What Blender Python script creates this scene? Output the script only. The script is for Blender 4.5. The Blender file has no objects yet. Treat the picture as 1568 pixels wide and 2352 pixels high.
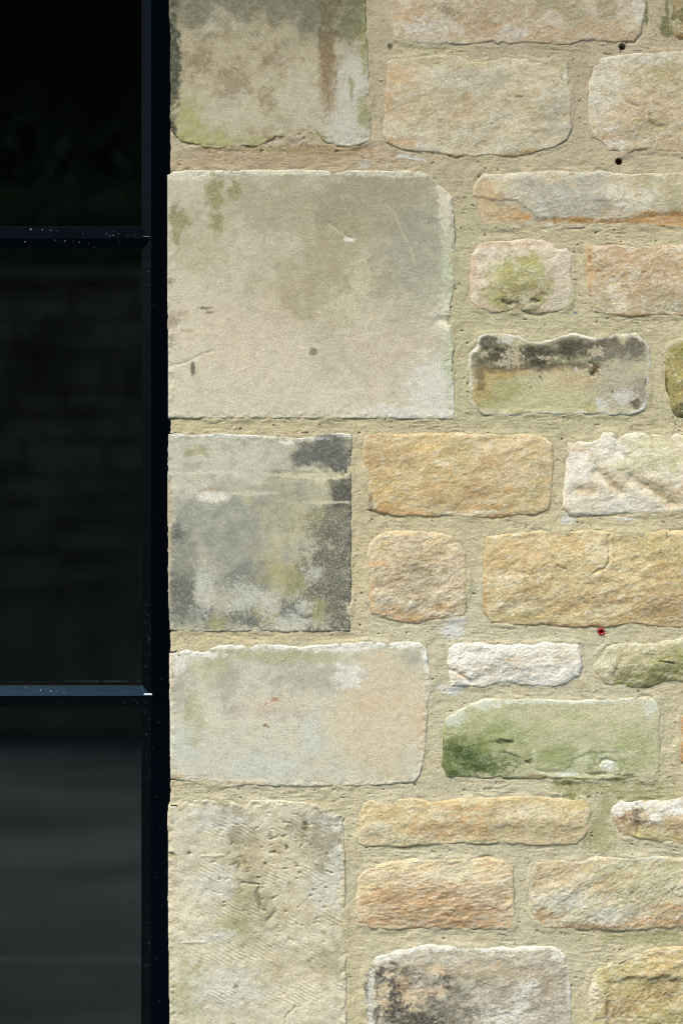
import bpy, math, random
import numpy as np
from mathutils import Vector

# ------------------------------------------------------------------ camera, world, sun, exposure
scn = bpy.context.scene
S = 1.6 / 2352.0            # metres per unit of the wall drawing (1568 x 2352 units = 1.07 x 1.6 m)
CAM = 3.5                   # camera distance from the wall face
cam_d = bpy.data.cameras.new("camera"); cam = bpy.data.objects.new("camera", cam_d)
scn.collection.objects.link(cam); scn.camera = cam
cam.location = (0, -CAM, 0); cam.rotation_euler = (math.radians(90), 0, 0)
cam_d.sensor_fit = 'VERTICAL'; cam_d.sensor_height = 36.0; cam_d.sensor_width = 24.0
cam_d.lens = 36.0 * CAM / 1.6
cam_d.clip_end = 2000; cam_d.clip_start = 0.05
cam_d.dof.use_dof = True; cam_d.dof.focus_distance = CAM + 0.01; cam_d.dof.aperture_fstop = 2.8

SUN_EL, SUN_AZ = 56.0, -30.0        # azimuth from the wall's outward normal, negative = from the left
w = bpy.data.worlds.new("World"); scn.world = w; w.use_nodes = True
nt = w.node_tree; bg = nt.nodes['Background']
sky = nt.nodes.new('ShaderNodeTexSky'); sky.sky_type = 'NISHITA'; sky.sun_disc = False
sky.sun_elevation = math.radians(SUN_EL); sky.air_density = 1.3; sky.dust_density = 4.0; sky.ozone_density = 1.0
nt.links.new(sky.outputs[0], bg.inputs[0]); bg.inputs[1].default_value = 0.15
sd = bpy.data.lights.new("sun", 'SUN'); sun = bpy.data.objects.new("sun", sd); scn.collection.objects.link(sun)
sd.energy = 1.75; sd.angle = math.radians(40); sd.color = (1.0, 0.915, 0.785)
el, az = math.radians(SUN_EL), math.radians(SUN_AZ)
dirv = Vector((math.sin(az) * math.cos(el), -math.cos(az) * math.cos(el), math.sin(el)))   # towards the sun
sun.rotation_euler = dirv.to_track_quat('Z', 'Y').to_euler(); sun.location = dirv * 20
sky.sun_rotation = math.atan2(dirv.x, dirv.y)
scn.view_settings.view_transform = 'Standard'; scn.view_settings.look = 'None'
scn.view_settings.exposure = 1.02; scn.view_settings.gamma = 1
scn.render.engine = 'CYCLES'; scn.cycles.filter_width = 1.0

K = 1.30                     # picture brightness of a wall of albedo 1
col = scn.collection

# ------------------------------------------------------------------ noise in numpy
rs = np.random.RandomState(7)
PERM = rs.permutation(4096).astype(np.int64)
GA = rs.rand(4096) * 2 * np.pi
GX, GY = np.cos(GA), np.sin(GA)

def pn(x, y, seed=0):
    xi = np.floor(x).astype(np.int64); yi = np.floor(y).astype(np.int64)
    xf = x - xi; yf = y - yi
    u = xf * xf * xf * (xf * (xf * 6 - 15) + 10); v = yf * yf * yf * (yf * (yf * 6 - 15) + 10)
    def g(ix, iy, fx, fy):
        h = PERM[(PERM[(ix + seed * 131) & 4095] + iy * 7 + seed * 17) & 4095]
        return GX[h] * fx + GY[h] * fy
    a = g(xi, yi, xf, yf); b = g(xi + 1, yi, xf - 1, yf)
    c = g(xi, yi + 1, xf, yf - 1); d = g(xi + 1, yi + 1, xf - 1, yf - 1)
    return ((a + u * (b - a)) * (1 - v) + (c + u * (d - c)) * v) * 1.5      # about -1..1

def fbm(x, y, sc, o=3, seed=0, gain=0.5, an=1.0, rot=0.0):
    """sc = feature size, an = stretch along the rotated x axis"""
    if rot:
        r = math.radians(rot); x, y = x * math.cos(r) + y * math.sin(r), -x * math.sin(r) + y * math.cos(r)
    x = x / (sc * an); y = y / sc
    s = 0; a = 1; t = 0
    for i in range(o):
        s = s + a * pn(x * 2.03 ** i + i * 5.3, y * 2.03 ** i + i * 9.1, seed + i); t += a; a *= gain
    return s / t * 1.25

def ss(a, b, x):
    t = np.clip((x - a) / (b - a), 0, 1); return t * t * (3 - 2 * t)

def lin(c):
    c = np.array(c, float) / 255.0
    return np.where(c <= 0.04045, c / 12.92, ((c + 0.055) / 1.055) ** 2.4)

TUNE = np.array((0.90, 0.945, 0.965))
def alb(c):
    r, g, b = c
    if r > g: g = g + 0.16 * (r - g)
    if g > b: b = b + 0.10 * (g - b)
    mx, mn = max(r, g, b), min(r, g, b)
    if mx - mn > 40:                      # iron colours in this sandstone stay muted
        k = 1 - 0.22 * min(1, (mx - mn - 40) / 60) * (1 if mx > 120 else .4); l = .35 * r + .5 * g + .15 * b
        r, g, b = l + k * (r - l), l + k * (g - l), l + k * (b - l)
    return np.clip(lin((r, g, b)) / K * TUNE, 0, 0.82)

# tiles: the frames in which outlines and stains were measured
TILE = dict(A=(380, 0), B=(1007, 0), C=(380, 600), D=(1007, 600), E=(380, 1250), F=(1007, 1250), G=(380, 1860), H=(1007, 1860))
TS = 0.44643 / 1.08865
def cv(t, p):
    if t == 'I': return (float(p[0]), float(p[1]))
    o = TILE[t]; return (o[0] / 1.08865 + p[0] * TS, o[1] / 1.08865 + p[1] * TS)

def sdf(px, py, poly):
    """signed distance, positive inside"""
    P = np.array(poly); n = len(P); best = np.full(px.shape, 1e9); ins = np.zeros(px.shape, bool)
    for i in range(n):
        ax, ay = P[i]; bx, by = P[(i + 1) % n]
        dx, dy = bx - ax, by - ay
        L = dx * dx + dy * dy + 1e-9
        t = np.clip(((px - ax) * dx + (py - ay) * dy) / L, 0, 1)
        q = (px - ax - t * dx) ** 2 + (py - ay - t * dy) ** 2
        np.minimum(best, q, out=best)
        if ay != by:
            c = ((ay > py) != (by > py)) & (px < (bx - ax) * (py - ay) / (by - ay) + ax)
            ins ^= c
    d = np.sqrt(best)
    return np.where(ins, d, -d)

def segd(px, py, pts):
    best = np.full(px.shape, 1e9)
    for (ax, ay), (bx, by) in zip(pts[:-1], pts[1:]):
        dx, dy = bx - ax, by - ay; L = dx * dx + dy * dy + 1e-9
        t = np.clip(((px - ax) * dx + (py - ay) * dy) / L, 0, 1)
        np.minimum(best, (px - ax - t * dx) ** 2 + (py - ay - t * dy) ** 2, out=best)
    return np.sqrt(best)

# ------------------------------------------------------------------ materials
def new_mat(name):
    m = bpy.data.materials.new(name); m.use_nodes = True
    return m, m.node_tree.nodes, m.node_tree.links, m.node_tree.nodes['Principled BSDF']

def mineral_mat(name, grain=0.16, bump=0.5, bscale=520.0, rough=0.92):
    """pigment from the stone's own colour layer, broken up by sand-grain noise"""
    m, N, L, B = new_mat(name)
    at = N.new('ShaderNodeAttribute'); at.attribute_name = 'pigment'
    geo = N.new('ShaderNodeNewGeometry')
    n1 = N.new('ShaderNodeTexNoise'); n1.inputs['Scale'].default_value = 620; n1.inputs['Detail'].default_value = 2
    n2 = N.new('ShaderNodeTexNoise'); n2.inputs['Scale'].default_value = 1900; n2.inputs['Detail'].default_value = 1
    n3 = N.new('ShaderNodeTexNoise'); n3.inputs['Scale'].default_value = bscale; n3.inputs['Detail'].default_value = 5
    n3.inputs['Roughness'].default_value = 0.65
    for n in (n1, n2, n3): L.new(geo.outputs['Position'], n.inputs['Vector'])
    ad = N.new('ShaderNodeMath'); ad.operation = 'ADD'
    L.new(n1.outputs[0], ad.inputs[0]); L.new(n2.outputs[0], ad.inputs[1])
    mr = N.new('ShaderNodeMapRange'); mr.inputs['From Min'].default_value = 0.7; mr.inputs['From Max'].default_value = 1.3
    mr.inputs['To Min'].default_value = 1 - grain * 1.3; mr.inputs['To Max'].default_value = 1 + grain
    L.new(ad.outputs[0], mr.inputs['Value'])
    vm = N.new('ShaderNodeVectorMath'); vm.operation = 'SCALE'
    L.new(at.outputs['Color'], vm.inputs[0]); L.new(mr.outputs[0], vm.inputs['Scale'])
    L.new(vm.outputs[0], B.inputs['Base Color'])
    bp = N.new('ShaderNodeBump'); bp.inputs['Strength'].default_value = bump; bp.inputs['Distance'].default_value = 0.0016
    L.new(n3.outputs[0], bp.inputs['Height']); L.new(bp.outputs[0], B.inputs['Normal'])
    B.inputs['Roughness'].default_value = rough; B.inputs['Specular IOR Level'].default_value = 0.25
    return m

M_SMOOTH = mineral_mat('sawn_sandstone', 0.17, 0.5, 620)
M_ROCK = mineral_mat('rock_faced_sandstone', 0.15, 0.65, 430)
M_MORTAR = mineral_mat('lime_mortar', 0.11, 0.6, 480)

def noisy_mat(name, c1, c2, scale, rough=0.85, bump=0.3, dist=0.004, stretch=(1, 1, 1)):
    m, N, L, B = new_mat(name)
    geo = N.new('ShaderNodeNewGeometry'); mp = N.new('ShaderNodeMapping'); mp.inputs['Scale'].default_value = stretch
    L.new(geo.outputs['Position'], mp.inputs[0])
    n = N.new('ShaderNodeTexNoise'); n.inputs['Scale'].default_value = scale; n.inputs['Detail'].default_value = 6
    L.new(mp.outputs[0], n.inputs['Vector'])
    r = N.new('ShaderNodeValToRGB'); r.color_ramp.elements[0].position = 0.35; r.color_ramp.elements[1].position = 0.65
    r.color_ramp.elements[0].color = (*c1, 1); r.color_ramp.elements[1].color = (*c2, 1)
    L.new(n.outputs[0], r.inputs[0]); L.new(r.outputs[0], B.inputs['Base Color'])
    bp = N.new('ShaderNodeBump'); bp.inputs['Strength'].default_value = bump; bp.inputs['Distance'].default_value = dist
    L.new(n.outputs[0], bp.inputs['Height']); L.new(bp.outputs[0], B.inputs['Normal'])
    B.inputs['Roughness'].default_value = rough
    return m

# ------------------------------------------------------------------ mesh helpers
def link(name, me, parent=None, loc=(0, 0, 0)):
    o = bpy.data.objects.new(name, me); col.objects.link(o); o.location = loc
    if parent is not None:
        o.parent = parent
    return o

def thing(name, label, cat, loc=(0, 0, 0), group=None):
    o = bpy.data.objects.new(name, None); col.objects.link(o); o.location = loc; o.empty_display_size = 0.1
    o['label'] = label; o['category'] = cat
    if group: o['group'] = group
    return o

def mesh_np(name, co, quads, mat, colors=None, smooth=True):
    me = bpy.data.meshes.new(name)
    me.vertices.add(len(co)); me.vertices.foreach_set('co', co.astype(np.float32).ravel())
    me.loops.add(len(quads) * 4); me.loops.foreach_set('vertex_index', quads.astype(np.int32).ravel())
    me.polygons.add(len(quads)); me.polygons.foreach_set('loop_start', np.arange(0, len(quads) * 4, 4, dtype=np.int32))
    me.polygons.foreach_set('use_smooth', np.full(len(quads), smooth))
    me.update(calc_edges=True)
    if colors is not None:
        a = me.color_attributes.new('pigment', 'FLOAT_COLOR', 'POINT')
        a.data.foreach_set('color', np.concatenate([colors, np.ones((len(colors), 1))], 1).astype(np.float32).ravel())
    me.materials.append(mat)
    return me

def grid_mesh(name, X, Y, H, keep, colors, mat, parent, cx, cy):
    """X,Y drawing units; H metres towards the viewer; keep = cells (ny-1,nx-1)"""
    ny, nx = X.shape
    idx = np.arange(ny * nx).reshape(ny, nx)
    q = np.stack([idx[:-1, :-1], idx[1:, :-1], idx[1:, 1:], idx[:-1, 1:]], -1)[keep]
    used = np.unique(q); remap = np.full(ny * nx, -1, np.int64); remap[used] = np.arange(len(used)); q = remap[q]
    co = np.stack([(X - cx) * S, -H, (cy - Y) * S], -1).reshape(-1, 3)[used]
    me = mesh_np(name, co, q, mat, colors.reshape(-1, 3)[used])
    return link(name, me, parent, ((cx - 784) * S, 0, (1176 - cy) * S))

def poly_mesh(name, verts, faces, mat, parent=None, smooth=False, loc=(0, 0, 0)):
    me = bpy.data.meshes.new(name); me.from_pydata(verts, [], faces); me.update()
    me.materials.append(mat)
    if smooth: me.polygons.foreach_set('use_smooth', np.full(len(me.polygons), True))
    return link(name, me, parent, loc)

class MB:
    def __init__(s): s.v = []; s.f = []
    def box(s, x0, x1, y0, y1, z0, z1):
        b = len(s.v)
        s.v += [(x0, y0, z0), (x1, y0, z0), (x1, y1, z0), (x0, y1, z0), (x0, y0, z1), (x1, y0, z1), (x1, y1, z1), (x0, y1, z1)]
        s.f += [tuple(b + i for i in f) for f in ((0, 3, 2, 1), (4, 5, 6, 7), (0, 1, 5, 4), (1, 2, 6, 5), (2, 3, 7, 6), (3, 0, 4, 7))]
    def face(s, *p):
        b = len(s.v); s.v += list(p); s.f.append(tuple(range(b, b + len(p))))
    def dome(s, c, r, nrm, ax=1.0, n=8, k=3, flat=0.6):
        """a bead lying on a surface of normal nrm"""
        nrm = Vector(nrm).normalized(); t = nrm.cross(Vector((1, 0, 0)));
        if t.length < .1: t = nrm.cross(Vector((0, 0, 1)))
        t.normalize(); u = nrm.cross(t); b = len(s.v); c = Vector(c)
        for j in range(k):
            a = j / k * math.pi / 2
            for i in range(n):
                f = i / n * 2 * math.pi
                p = c + (t * math.cos(f) + u * math.sin(f) * ax) * r * math.cos(a) + nrm * r * flat * math.sin(a)
                s.v.append(tuple(p))
        s.v.append(tuple(c + nrm * r * flat)); top = len(s.v) - 1
        for j in range(k - 1):
            for i in range(n):
                s.f.append((b + j * n + i, b + j * n + (i + 1) % n, b + (j + 1) * n + (i + 1) % n, b + (j + 1) * n + i))
        for i in range(n): s.f.append((b + (k - 1) * n + i, b + (k - 1) * n + (i + 1) % n, top))
    def build(s, name, mat, parent=None, smooth=False, loc=(0, 0, 0)):
        return poly_mesh(name, s.v, s.f, mat, parent, smooth, loc)

# ------------------------------------------------------------------ pigment layers
def layer(C, X, Y, t, seed, c, s=1.0, b=None, sc=40, lo=0.35, hi=0.65, w=0.5, an=1.0, rot=0, sp=0.32, sps=4.5, ln=None, o=4, hard=False):
    """c colour; b = blobs (x, y, rx, ry[, angle]) or ln = (points, width); the rest shapes its broken edge"""
    f = fbm(X, Y, sc, o + 1, seed, 0.64, an, rot)
    if ln is not None:
        pts = [cv(t, p) for p in ln[0]]
        wd = ln[1] if t == 'I' else ln[1] * TS
        fld = 1 - segd(X + f * sc * 0.12, Y + f * sc * 0.12, pts) / wd + w * f
        m = ss(0, 0.8, fld)
    elif b is not None:
        fld = np.full(X.shape, -9.0)
        wu = fbm(X, Y, max(sc, 20) * 1.5, 3, seed + 3, 0.6); wv = fbm(X, Y, max(sc, 20) * 1.5, 3, seed + 4, 0.6)
        for q in b:
            x0, y0 = cv(t, q[:2]); k = 1 if t == 'I' else TS
            am = 0.55 * min(q[2], q[3]) * k
            dx, dy = X - x0 + am * wu, Y - y0 + am * wv
            if len(q) > 4:
                r = math.radians(q[4]); dx, dy = dx * math.cos(r) + dy * math.sin(r), -dx * math.sin(r) + dy * math.cos(r)
            gr = 1.28 * k
            fld = np.maximum(fld, 1 - np.sqrt((dx / (q[2] * gr)) ** 2 + (dy / (q[3] * gr)) ** 2))
        big = max(min(q[2], q[3]) for q in b) * (1 if t == 'I' else TS) > 34 and not hard
        m = ss(-0.12, 0.70, fld + 0.85 * w * f) if big else ss(-0.1, 0.5, fld + w * f)
    else:
        m = ss(lo, hi, f * 0.5 + 0.5)
    if sp:
        g = fbm(X, Y, sps, 3, seed + 40, 0.7) + 0.28 * np.random.RandomState(seed + 9).normal(0, 1, X.shape)
        m = m * (1 - sp) + m ** 0.6 * sp * ss(0.32, 0.52, g * 0.5 + 0.12 + 0.5 * m)
    m = (m * s)[..., None]
    return C * (1 - m) + alb(c) * m

STEP = 1.75
allpoly = []
sid = [0]
def rock(name, t, poly, base, layers, style='rock', parent=None, label=None, rim=None, proud=None, bulge=None, rough=1.0,
         rnd=None, feats=(), step=STEP, cavity=None, peak=None, grainrot=-14, warp=1.0, reveal=False, tool=False, calm=None, grainan=1.6):
    sid[0] += 1; seed = sid[0] * 11
    P = [cv(t, p) for p in poly]
    allpoly.append(P)
    xs = [p[0] for p in P]; ys = [p[1] for p in P]
    mg = 9
    gx = np.arange(min(xs) - mg, max(xs) + mg, step); gy = np.arange(min(ys) - mg, max(ys) + mg, step)
    X, Y = np.meshgrid(gx, gy)
    sm = style == 'smooth'
    proud = proud if proud is not None else (0.0030 if sm else 0.0032)
    bulge = (bulge if bulge is not None else (0.0008 if sm else 0.0075)) * 0.6
    rnd = (rnd if rnd is not None else (6.0 if sm else 14.0)) * 0.75
    # rough outline
    wa = (2.4 if sm else 3.6) * warp
    wx = fbm(X, Y, 26, 5, seed + 1, 0.66) * wa; wy = fbm(X, Y, 26, 5, seed + 2, 0.66) * wa
    if reveal:
        k = ss(0, 40, X - min(xs)); wx = wx * (0.5 + 0.5 * k)
    d = sdf(X + wx, Y + wy, P)
    rv = rnd * (0.45 + 0.9 * ss(-0.6, 0.6, fbm(X, Y, 45, 3, seed + 41)))
    t_ = np.clip((d + 3) / (rv + 3), 0, 1)
    prof = np.sqrt(np.clip(1 - (1 - t_) ** 2.2, 0, 1))
    H = -0.006 + (proud + 0.006) * prof
    H += bulge * ss(0, 75, d)
    inner = ss(0, rnd * 1.4, d)
    if sm:
        H += (0.0011 * fbm(X, Y, 150, 3, seed + 3) + 0.00035 * fbm(X, Y, 14, 3, seed + 5, 0.6)) * rough
        H += 0.0016 * rough * fbm(X, Y, 16, 3, seed + 8) * ss(22, 4, d)        # chipped arrises
        nz = fbm(X, Y, 26, 4, seed + 5, 0.6)
    else:
        big = fbm(X, Y, 70, 2, seed + 3, 0.5, 1.4, grainrot)
        rg = 1 - np.abs(fbm(X, Y, 46, 3, seed + 9, 0.5, 1.7, grainrot)) * 2.2   # scalloped breaks
        n1 = fbm(X, Y, 20, 4, seed + 4, 0.62, grainan, grainrot)
        n2 = fbm(X, Y, 6.5, 3, seed + 6, 0.65, grainan * 0.9, grainrot)
        H += 0.9 * rough * (0.0024 * big + 0.0009 * rg + 0.0010 * n1 + 0.00075 * n2 + 0.0003 * fbm(X, Y, 3.6, 2, seed + 42)) * (0.3 + 0.7 * inner)
        nz = n1 * 0.62 + n2 * 0.38
        lg = fbm(X, Y, 85, 4, seed + 44, 0.5, 1.3, grainrot)          # scarps where a flake has split off
        H += rough * 0.0005 * (ss(0.0, 0.07, lg) - ss(0.42, 0.48, lg)) * ss(4, 18, d)
    if tool:
        # combed tooling in short diagonal bands, with plain draft margin at the arris
        by = Y + 4 * fbm(X, Y, 110, 2, seed + 12)
        ang = math.radians(27)
        u = -X * np.sin(ang) + by * np.cos(ang) + 2.2 * fbm(X, Y, 30, 2, seed + 14)
        wave = np.sin(u * 2 * math.pi / 8.2) * (0.6 + 0.4 * fbm(X, Y, 24, 2, seed + 13))
        patch = ss(-0.35, 0.35, fbm(X, Y, 60, 3, seed + 15)) * (0.25 + 0.75 * ss(40, 110, X - min(xs)))
        patch *= 1 - 0.6 * ss(0.1, 0.5, fbm(X, Y, 50, 2, seed + 18))
        H += 0.00052 * wave * (0.1 + patch) * (0.55 + 0.45 * np.sin(by / 15.0))
        pit = ss(0.28, 0.75, fbm(X, Y, 15, 3, seed + 16, 0.55, 1.5, -10)) * ss(-0.1, 0.6, 0.35 * fbm(X, Y, 110, 2, seed + 17) + 0.7 * np.exp(-(((X - 640) / 130) ** 2 + ((Y - 2010) / 170) ** 2)))
        H -= 0.0028 * pit
        H += 0.0014 * fbm(X, Y, 55, 4, seed + 19, .6)
    C = np.ones(X.shape + (3,)) * alb(base)
    lowv = fbm(X, Y, 130, 3, seed + 20)
    C *= (1 + 0.05 * lowv)[..., None]
    for i, l in enumerate(layers):
        l = dict(l); tt = l.pop('t', t)
        C = layer(C, X, Y, tt, seed + 50 + i * 7, **l)
    if not sm:
        for k_, (cc, st, sz) in enumerate((((214, 210, 188), .42, 15), ((158, 132, 92), .34, 10), ((176, 174, 140), .3, 26), ((206, 168, 116), .3, 12))):
            f_ = fbm(X, Y, sz, 4, seed + 120 + k_ * 5, 0.66, 1.5, -14)
            m = (st * (1.0 if not calm else calm) * ss(0.0, 0.55, f_))[..., None]; C = C * (1 - m) + alb(cc) * m
    else:
        for k_, (cc, st, sz) in enumerate((((206, 206, 192), .16, 9), ((158, 146, 110), .16, 6), ((204, 184, 150), .12, 30))):
            f_ = fbm(X, Y, sz, 5, seed + 120 + k_ * 5, 0.7)
            m = (st * ss(0.0, 0.6, f_))[..., None]; C = C * (1 - m) + alb(cc) * m
    # relief noise tints the hollows of a break darker and its crests paler
    if cavity is None: cavity = ((158, 124, 80), 0.45) if not sm else ((138, 124, 96), 0.16)
    if peak is None: peak = ((232, 224, 204), 0.42) if not sm else ((214, 208, 188), 0.16)
    m = (cavity[1] * ss(0.05, -0.55, nz + 0.12 * fbm(X, Y, 30, 2, seed + 31)))[..., None]; C = C * (1 - m) + alb(cavity[0]) * m
    m = (peak[1] * ss(0.05, 0.6, nz + 0.2 * fbm(X, Y, 12, 2, seed + 32)))[..., None]; C = C * (1 - m) + alb(peak[0]) * m
    # grain of sand and a few mica / iron specks
    g = np.random.RandomState(seed).normal(0, 1, X.shape)
    C *= np.clip(1 + (0.08 if sm else 0.075) * g + (0.12 if sm else 0.15) * fbm(X, Y, 3.6, 2, seed + 33, .6, 1.0 if sm else 1.5, -14), .45, 1.4)[..., None]
    sp = ss(.8, 1.0, fbm(X, Y, 6, 2, seed + 34)) * ss(-.5, .5, fbm(X, Y, 60, 2, seed + 43))
    C *= (1 - .5 * sp)[..., None]
    if rim is not None:
        rc, rw, rst = rim
        m = rst * ss(rw, 0, d + 5 * fbm(X, Y, 14, 3, seed + 35)) * (0.55 + 0.45 * ss(-0.3, 0.3, fbm(X, Y, 60, 2, seed + 36)))
        C = C * (1 - m[..., None]) + alb(rc) * m[..., None]
    for f in feats:
        kind = f[0]
        if kind == 'cut':        # gouge or crack: points, width, depth
            pts = [cv(t, p) for p in f[1]]; wd = f[2] if t == 'I' else f[2] * TS
            dd = segd(X + 2.5 * fbm(X, Y, 14, 3, seed + 37), Y + 2.5 * fbm(X, Y, 14, 3, seed + 38), pts)
            H -= f[3] * np.exp(-(dd / wd) ** 2)
        elif kind == 'step':     # a spalled area, lower than its surroundings by depth
            q = [cv(t, p) for p in f[1]]
            dd = sdf(X + 5 * fbm(X, Y, 22, 3, seed + 39), Y + 5 * fbm(X, Y, 22, 3, seed + 40), q)
            H -= f[2] * ss(-2, f[3], dd)
    dp = 0.15 if reveal else 0.013
    side = np.ones(X.shape) * 0.013
    if reveal: side = np.where(X < min(xs) + 16, dp, side)
    H = np.where(d < -1.0, H - side * np.clip((-1.0 - d) / 2.0, 0, 1), H)
    kv = d > (-5.5 if step < 3 else -9)
    keep = kv[:-1, :-1] & kv[1:, :-1] & kv[1:, 1:] & kv[:-1, 1:]
    o = grid_mesh(name, X, Y, H, keep, np.clip(C, 0.004, 0.85), M_SMOOTH if sm else M_ROCK, parent, np.mean(xs), np.mean(ys))
    if label: o['label'] = label
    return o

# ------------------------------------------------------------------ the stone wall
wall = thing('stone_wall', 'pale sandstone wall of coursed rubble with large sawn corner stones beside the dark window', 'wall')

def bl(*a): return list(a)
GREYG = (128, 128, 108)

# ---- the six sawn corner stones down the window's edge
rock('corner_stone', 'A', [(97,-560),(97,0),(99,100),(103,200),(102,400),(104,560),(100,650),(118,740),(160,792),(230,805),(300,830),(360,836),(440,826),(520,820),(600,822),(640,800),(700,768),(750,772),(800,778),(860,752),(930,765),(970,800),(1020,815),(1100,824),(1150,818),(1225,785),(1226,600),(1214,420),(1212,280),(1200,200),(1197,0),(1197,-560)],
     (186, 172, 140), [
    dict(c=(160, 136, 100), s=.75, sc=32, lo=.45, hi=.75, an=.8, sp=.4),
    dict(c=(201, 192, 166), s=.6, b=[(420,620,300,170),(850,560,260,230),(360,110,120,90,-30)], sc=30, w=.7),
    dict(c=(112, 110, 88), s=.85, hard=True, b=[(600,-60,640,210),(250,30,150,100),(880,40,130,180)], sc=60, w=.6, sp=.35),
    dict(c=(206, 203, 186), s=.9, b=[(1120,500,100,240),(1100,740,160,130)], sc=20, w=.35),
    dict(c=(104, 86, 60), s=.8, hard=True, b=[(985,100,46,430),(1000,-100,56,400)], sc=24, w=.7, an=.4, sp=.4),
    dict(c=(150, 116, 78), s=.6, b=[(985,430,42,200)], sc=30, w=.5),
    dict(c=(104, 108, 68), s=.75, b=[(1130,90,80,180)], sc=30, w=.6, sp=.4),
    dict(c=(150, 150, 86), s=.75, b=[(1185,640,40,110),(1115,500,16,70),(1190,190,20,180)], sc=18, w=.6),
    dict(c=(172, 166, 92), s=.75, b=[(300,790,230,60),(600,800,120,30),(200,680,110,140)], sc=20, w=.7),
    dict(c=(148, 116, 42), s=.85, b=[(880,770,90,28),(700,778,60,16)], sc=12, w=.6),
    dict(c=(128, 98, 62), s=.55, b=[(700,340,70,60),(650,560,60,70),(450,470,120,90),(260,330,90,80)], sc=14, w=.9, sp=.6),
    dict(c=(60, 66, 50), s=.95, b=[(118,330,42,320),(110,740,26,70)], sc=20, w=.5),
 ], 'smooth', wall, 'brown-stained corner stone with a rusty vertical streak, topmost at the window edge', reveal=True,
 feats=[('step', [(90,90),(122,160),(148,260),(150,400),(146,560),(100,640),(85,640)], .006, 3)])

rock('corner_stone', 'I', [(385,402),(398,394),(430,392),(520,390),(620,391),(700,390),(760,393),(820,391),(870,393),(930,392),(965,393),(985,405),(1010,425),(1035,450),(1042,480),(1042,520),(1046,560),(1040,600),(1044,640),(1038,680),(1032,715),(1036,735),(1036,770),(1043,800),(1037,830),(1042,880),(1043,964),(900,962),(700,961),(500,962),(387,961),(386,800),(385,600)],
     (198, 190, 164), [
    dict(c=(168, 158, 128), s=.8, b=[(860,450,190,110),(770,560,150,200),(640,470,150,90)], sc=60, w=.5),
    dict(c=(140, 136, 116), s=.5, b=[(880,440,110,60),(950,560,90,130),(780,480,60,60)], sc=30, w=.7, sp=.4),
    dict(c=(172, 154, 118), s=.42, b=[(780,540,90,80),(700,660,140,90),(470,560,80,90)], sc=40, w=.7),
    dict(c=(166, 162, 140), s=.45, b=[(980,640,120,200)], sc=40, w=.7),
    dict(c=(216, 202, 178), s=.75, b=[(520,900,230,130),(430,800,100,160),(800,930,260,50)], sc=70, w=.5),
    dict(c=(212, 192, 168), s=.55, b=[(560,760,150,90),(900,800,150,90)], sc=40, w=.7),
    dict(c=(222, 220, 206), s=.85, b=[(1000,890,70,75),(960,945,150,18)], sc=20, w=.6, sp=.3),
    dict(c=(196, 200, 164), s=.8, b=[(1030,790,16,100),(1028,640,14,120)], sc=16, w=.5),
    dict(c=(224, 216, 192), s=.8, b=[(1018,730,26,40),(1022,470,18,70),(420,402,60,14),(700,395,300,7),(900,396,120,10)], sc=12, w=.6),
    dict(c=(212, 204, 170), s=.5, b=[(790,700,40,50,-50),(830,640,30,60)], sc=14, w=.9, rot=-40),
    dict(c=(140, 132, 68), s=.75, b=[(495,445,20,36),(541,436,13,20),(413,505,26,22),(498,508,16,24),(405,520,10,50)], sc=14, w=.6, sp=.3),
    dict(c=(112, 92, 46), s=.8, b=[(720,808,9,9),(443,846,1,1)], sc=8, w=.3),
    dict(c=(72, 70, 66), s=.85, b=[(443,846,5,17)], sc=8, w=.2),
    dict(c=(72, 62, 66), s=.7, b=[(472,707,16,3.5),(480,718,10,3)], sc=6, w=.5),
    dict(c=(160, 118, 76), s=.45, b=[(420,720,18,7),(430,760,14,4)], sc=7, w=.8),
    dict(c=(236, 232, 218), s=.9, b=[(802,551,13,5)], sc=6, w=.3),
    dict(c=(208, 198, 168), s=.42, ln=([(885,470),(905,490),(922,532),(946,580),(952,612)], 4.5), sc=12, w=1.0),
    dict(c=(214, 204, 176), s=.45, ln=([(755,515),(785,535),(800,550)], 4), sc=8, w=.5),
    dict(c=(220, 210, 188), s=.4, ln=([(560,908),(640,910),(730,906),(860,890)], 4), sc=9, w=.8),
    dict(c=(224, 216, 198), s=.5, ln=([(920,940),(1040,944)], 4), sc=9, w=.8),
    dict(c=(120, 104, 78), s=.5, b=[(392,645,8,10),(396,735,14,18),(394,780,8,10),(398,480,6,14)], sc=8, w=.7),
 ], 'smooth', wall, 'largest corner stone, near square and buff with faint moss spots and pale scratches', reveal=True,
 feats=[('cut', [(757,515),(785,535),(812,552)], 3.5, .0009), ('cut', [(1008,735),(1034,738)], 9, .003), ('cut', [(388,842),(430,832),(470,812),(490,806)], 2.6, .0009)])

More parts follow.
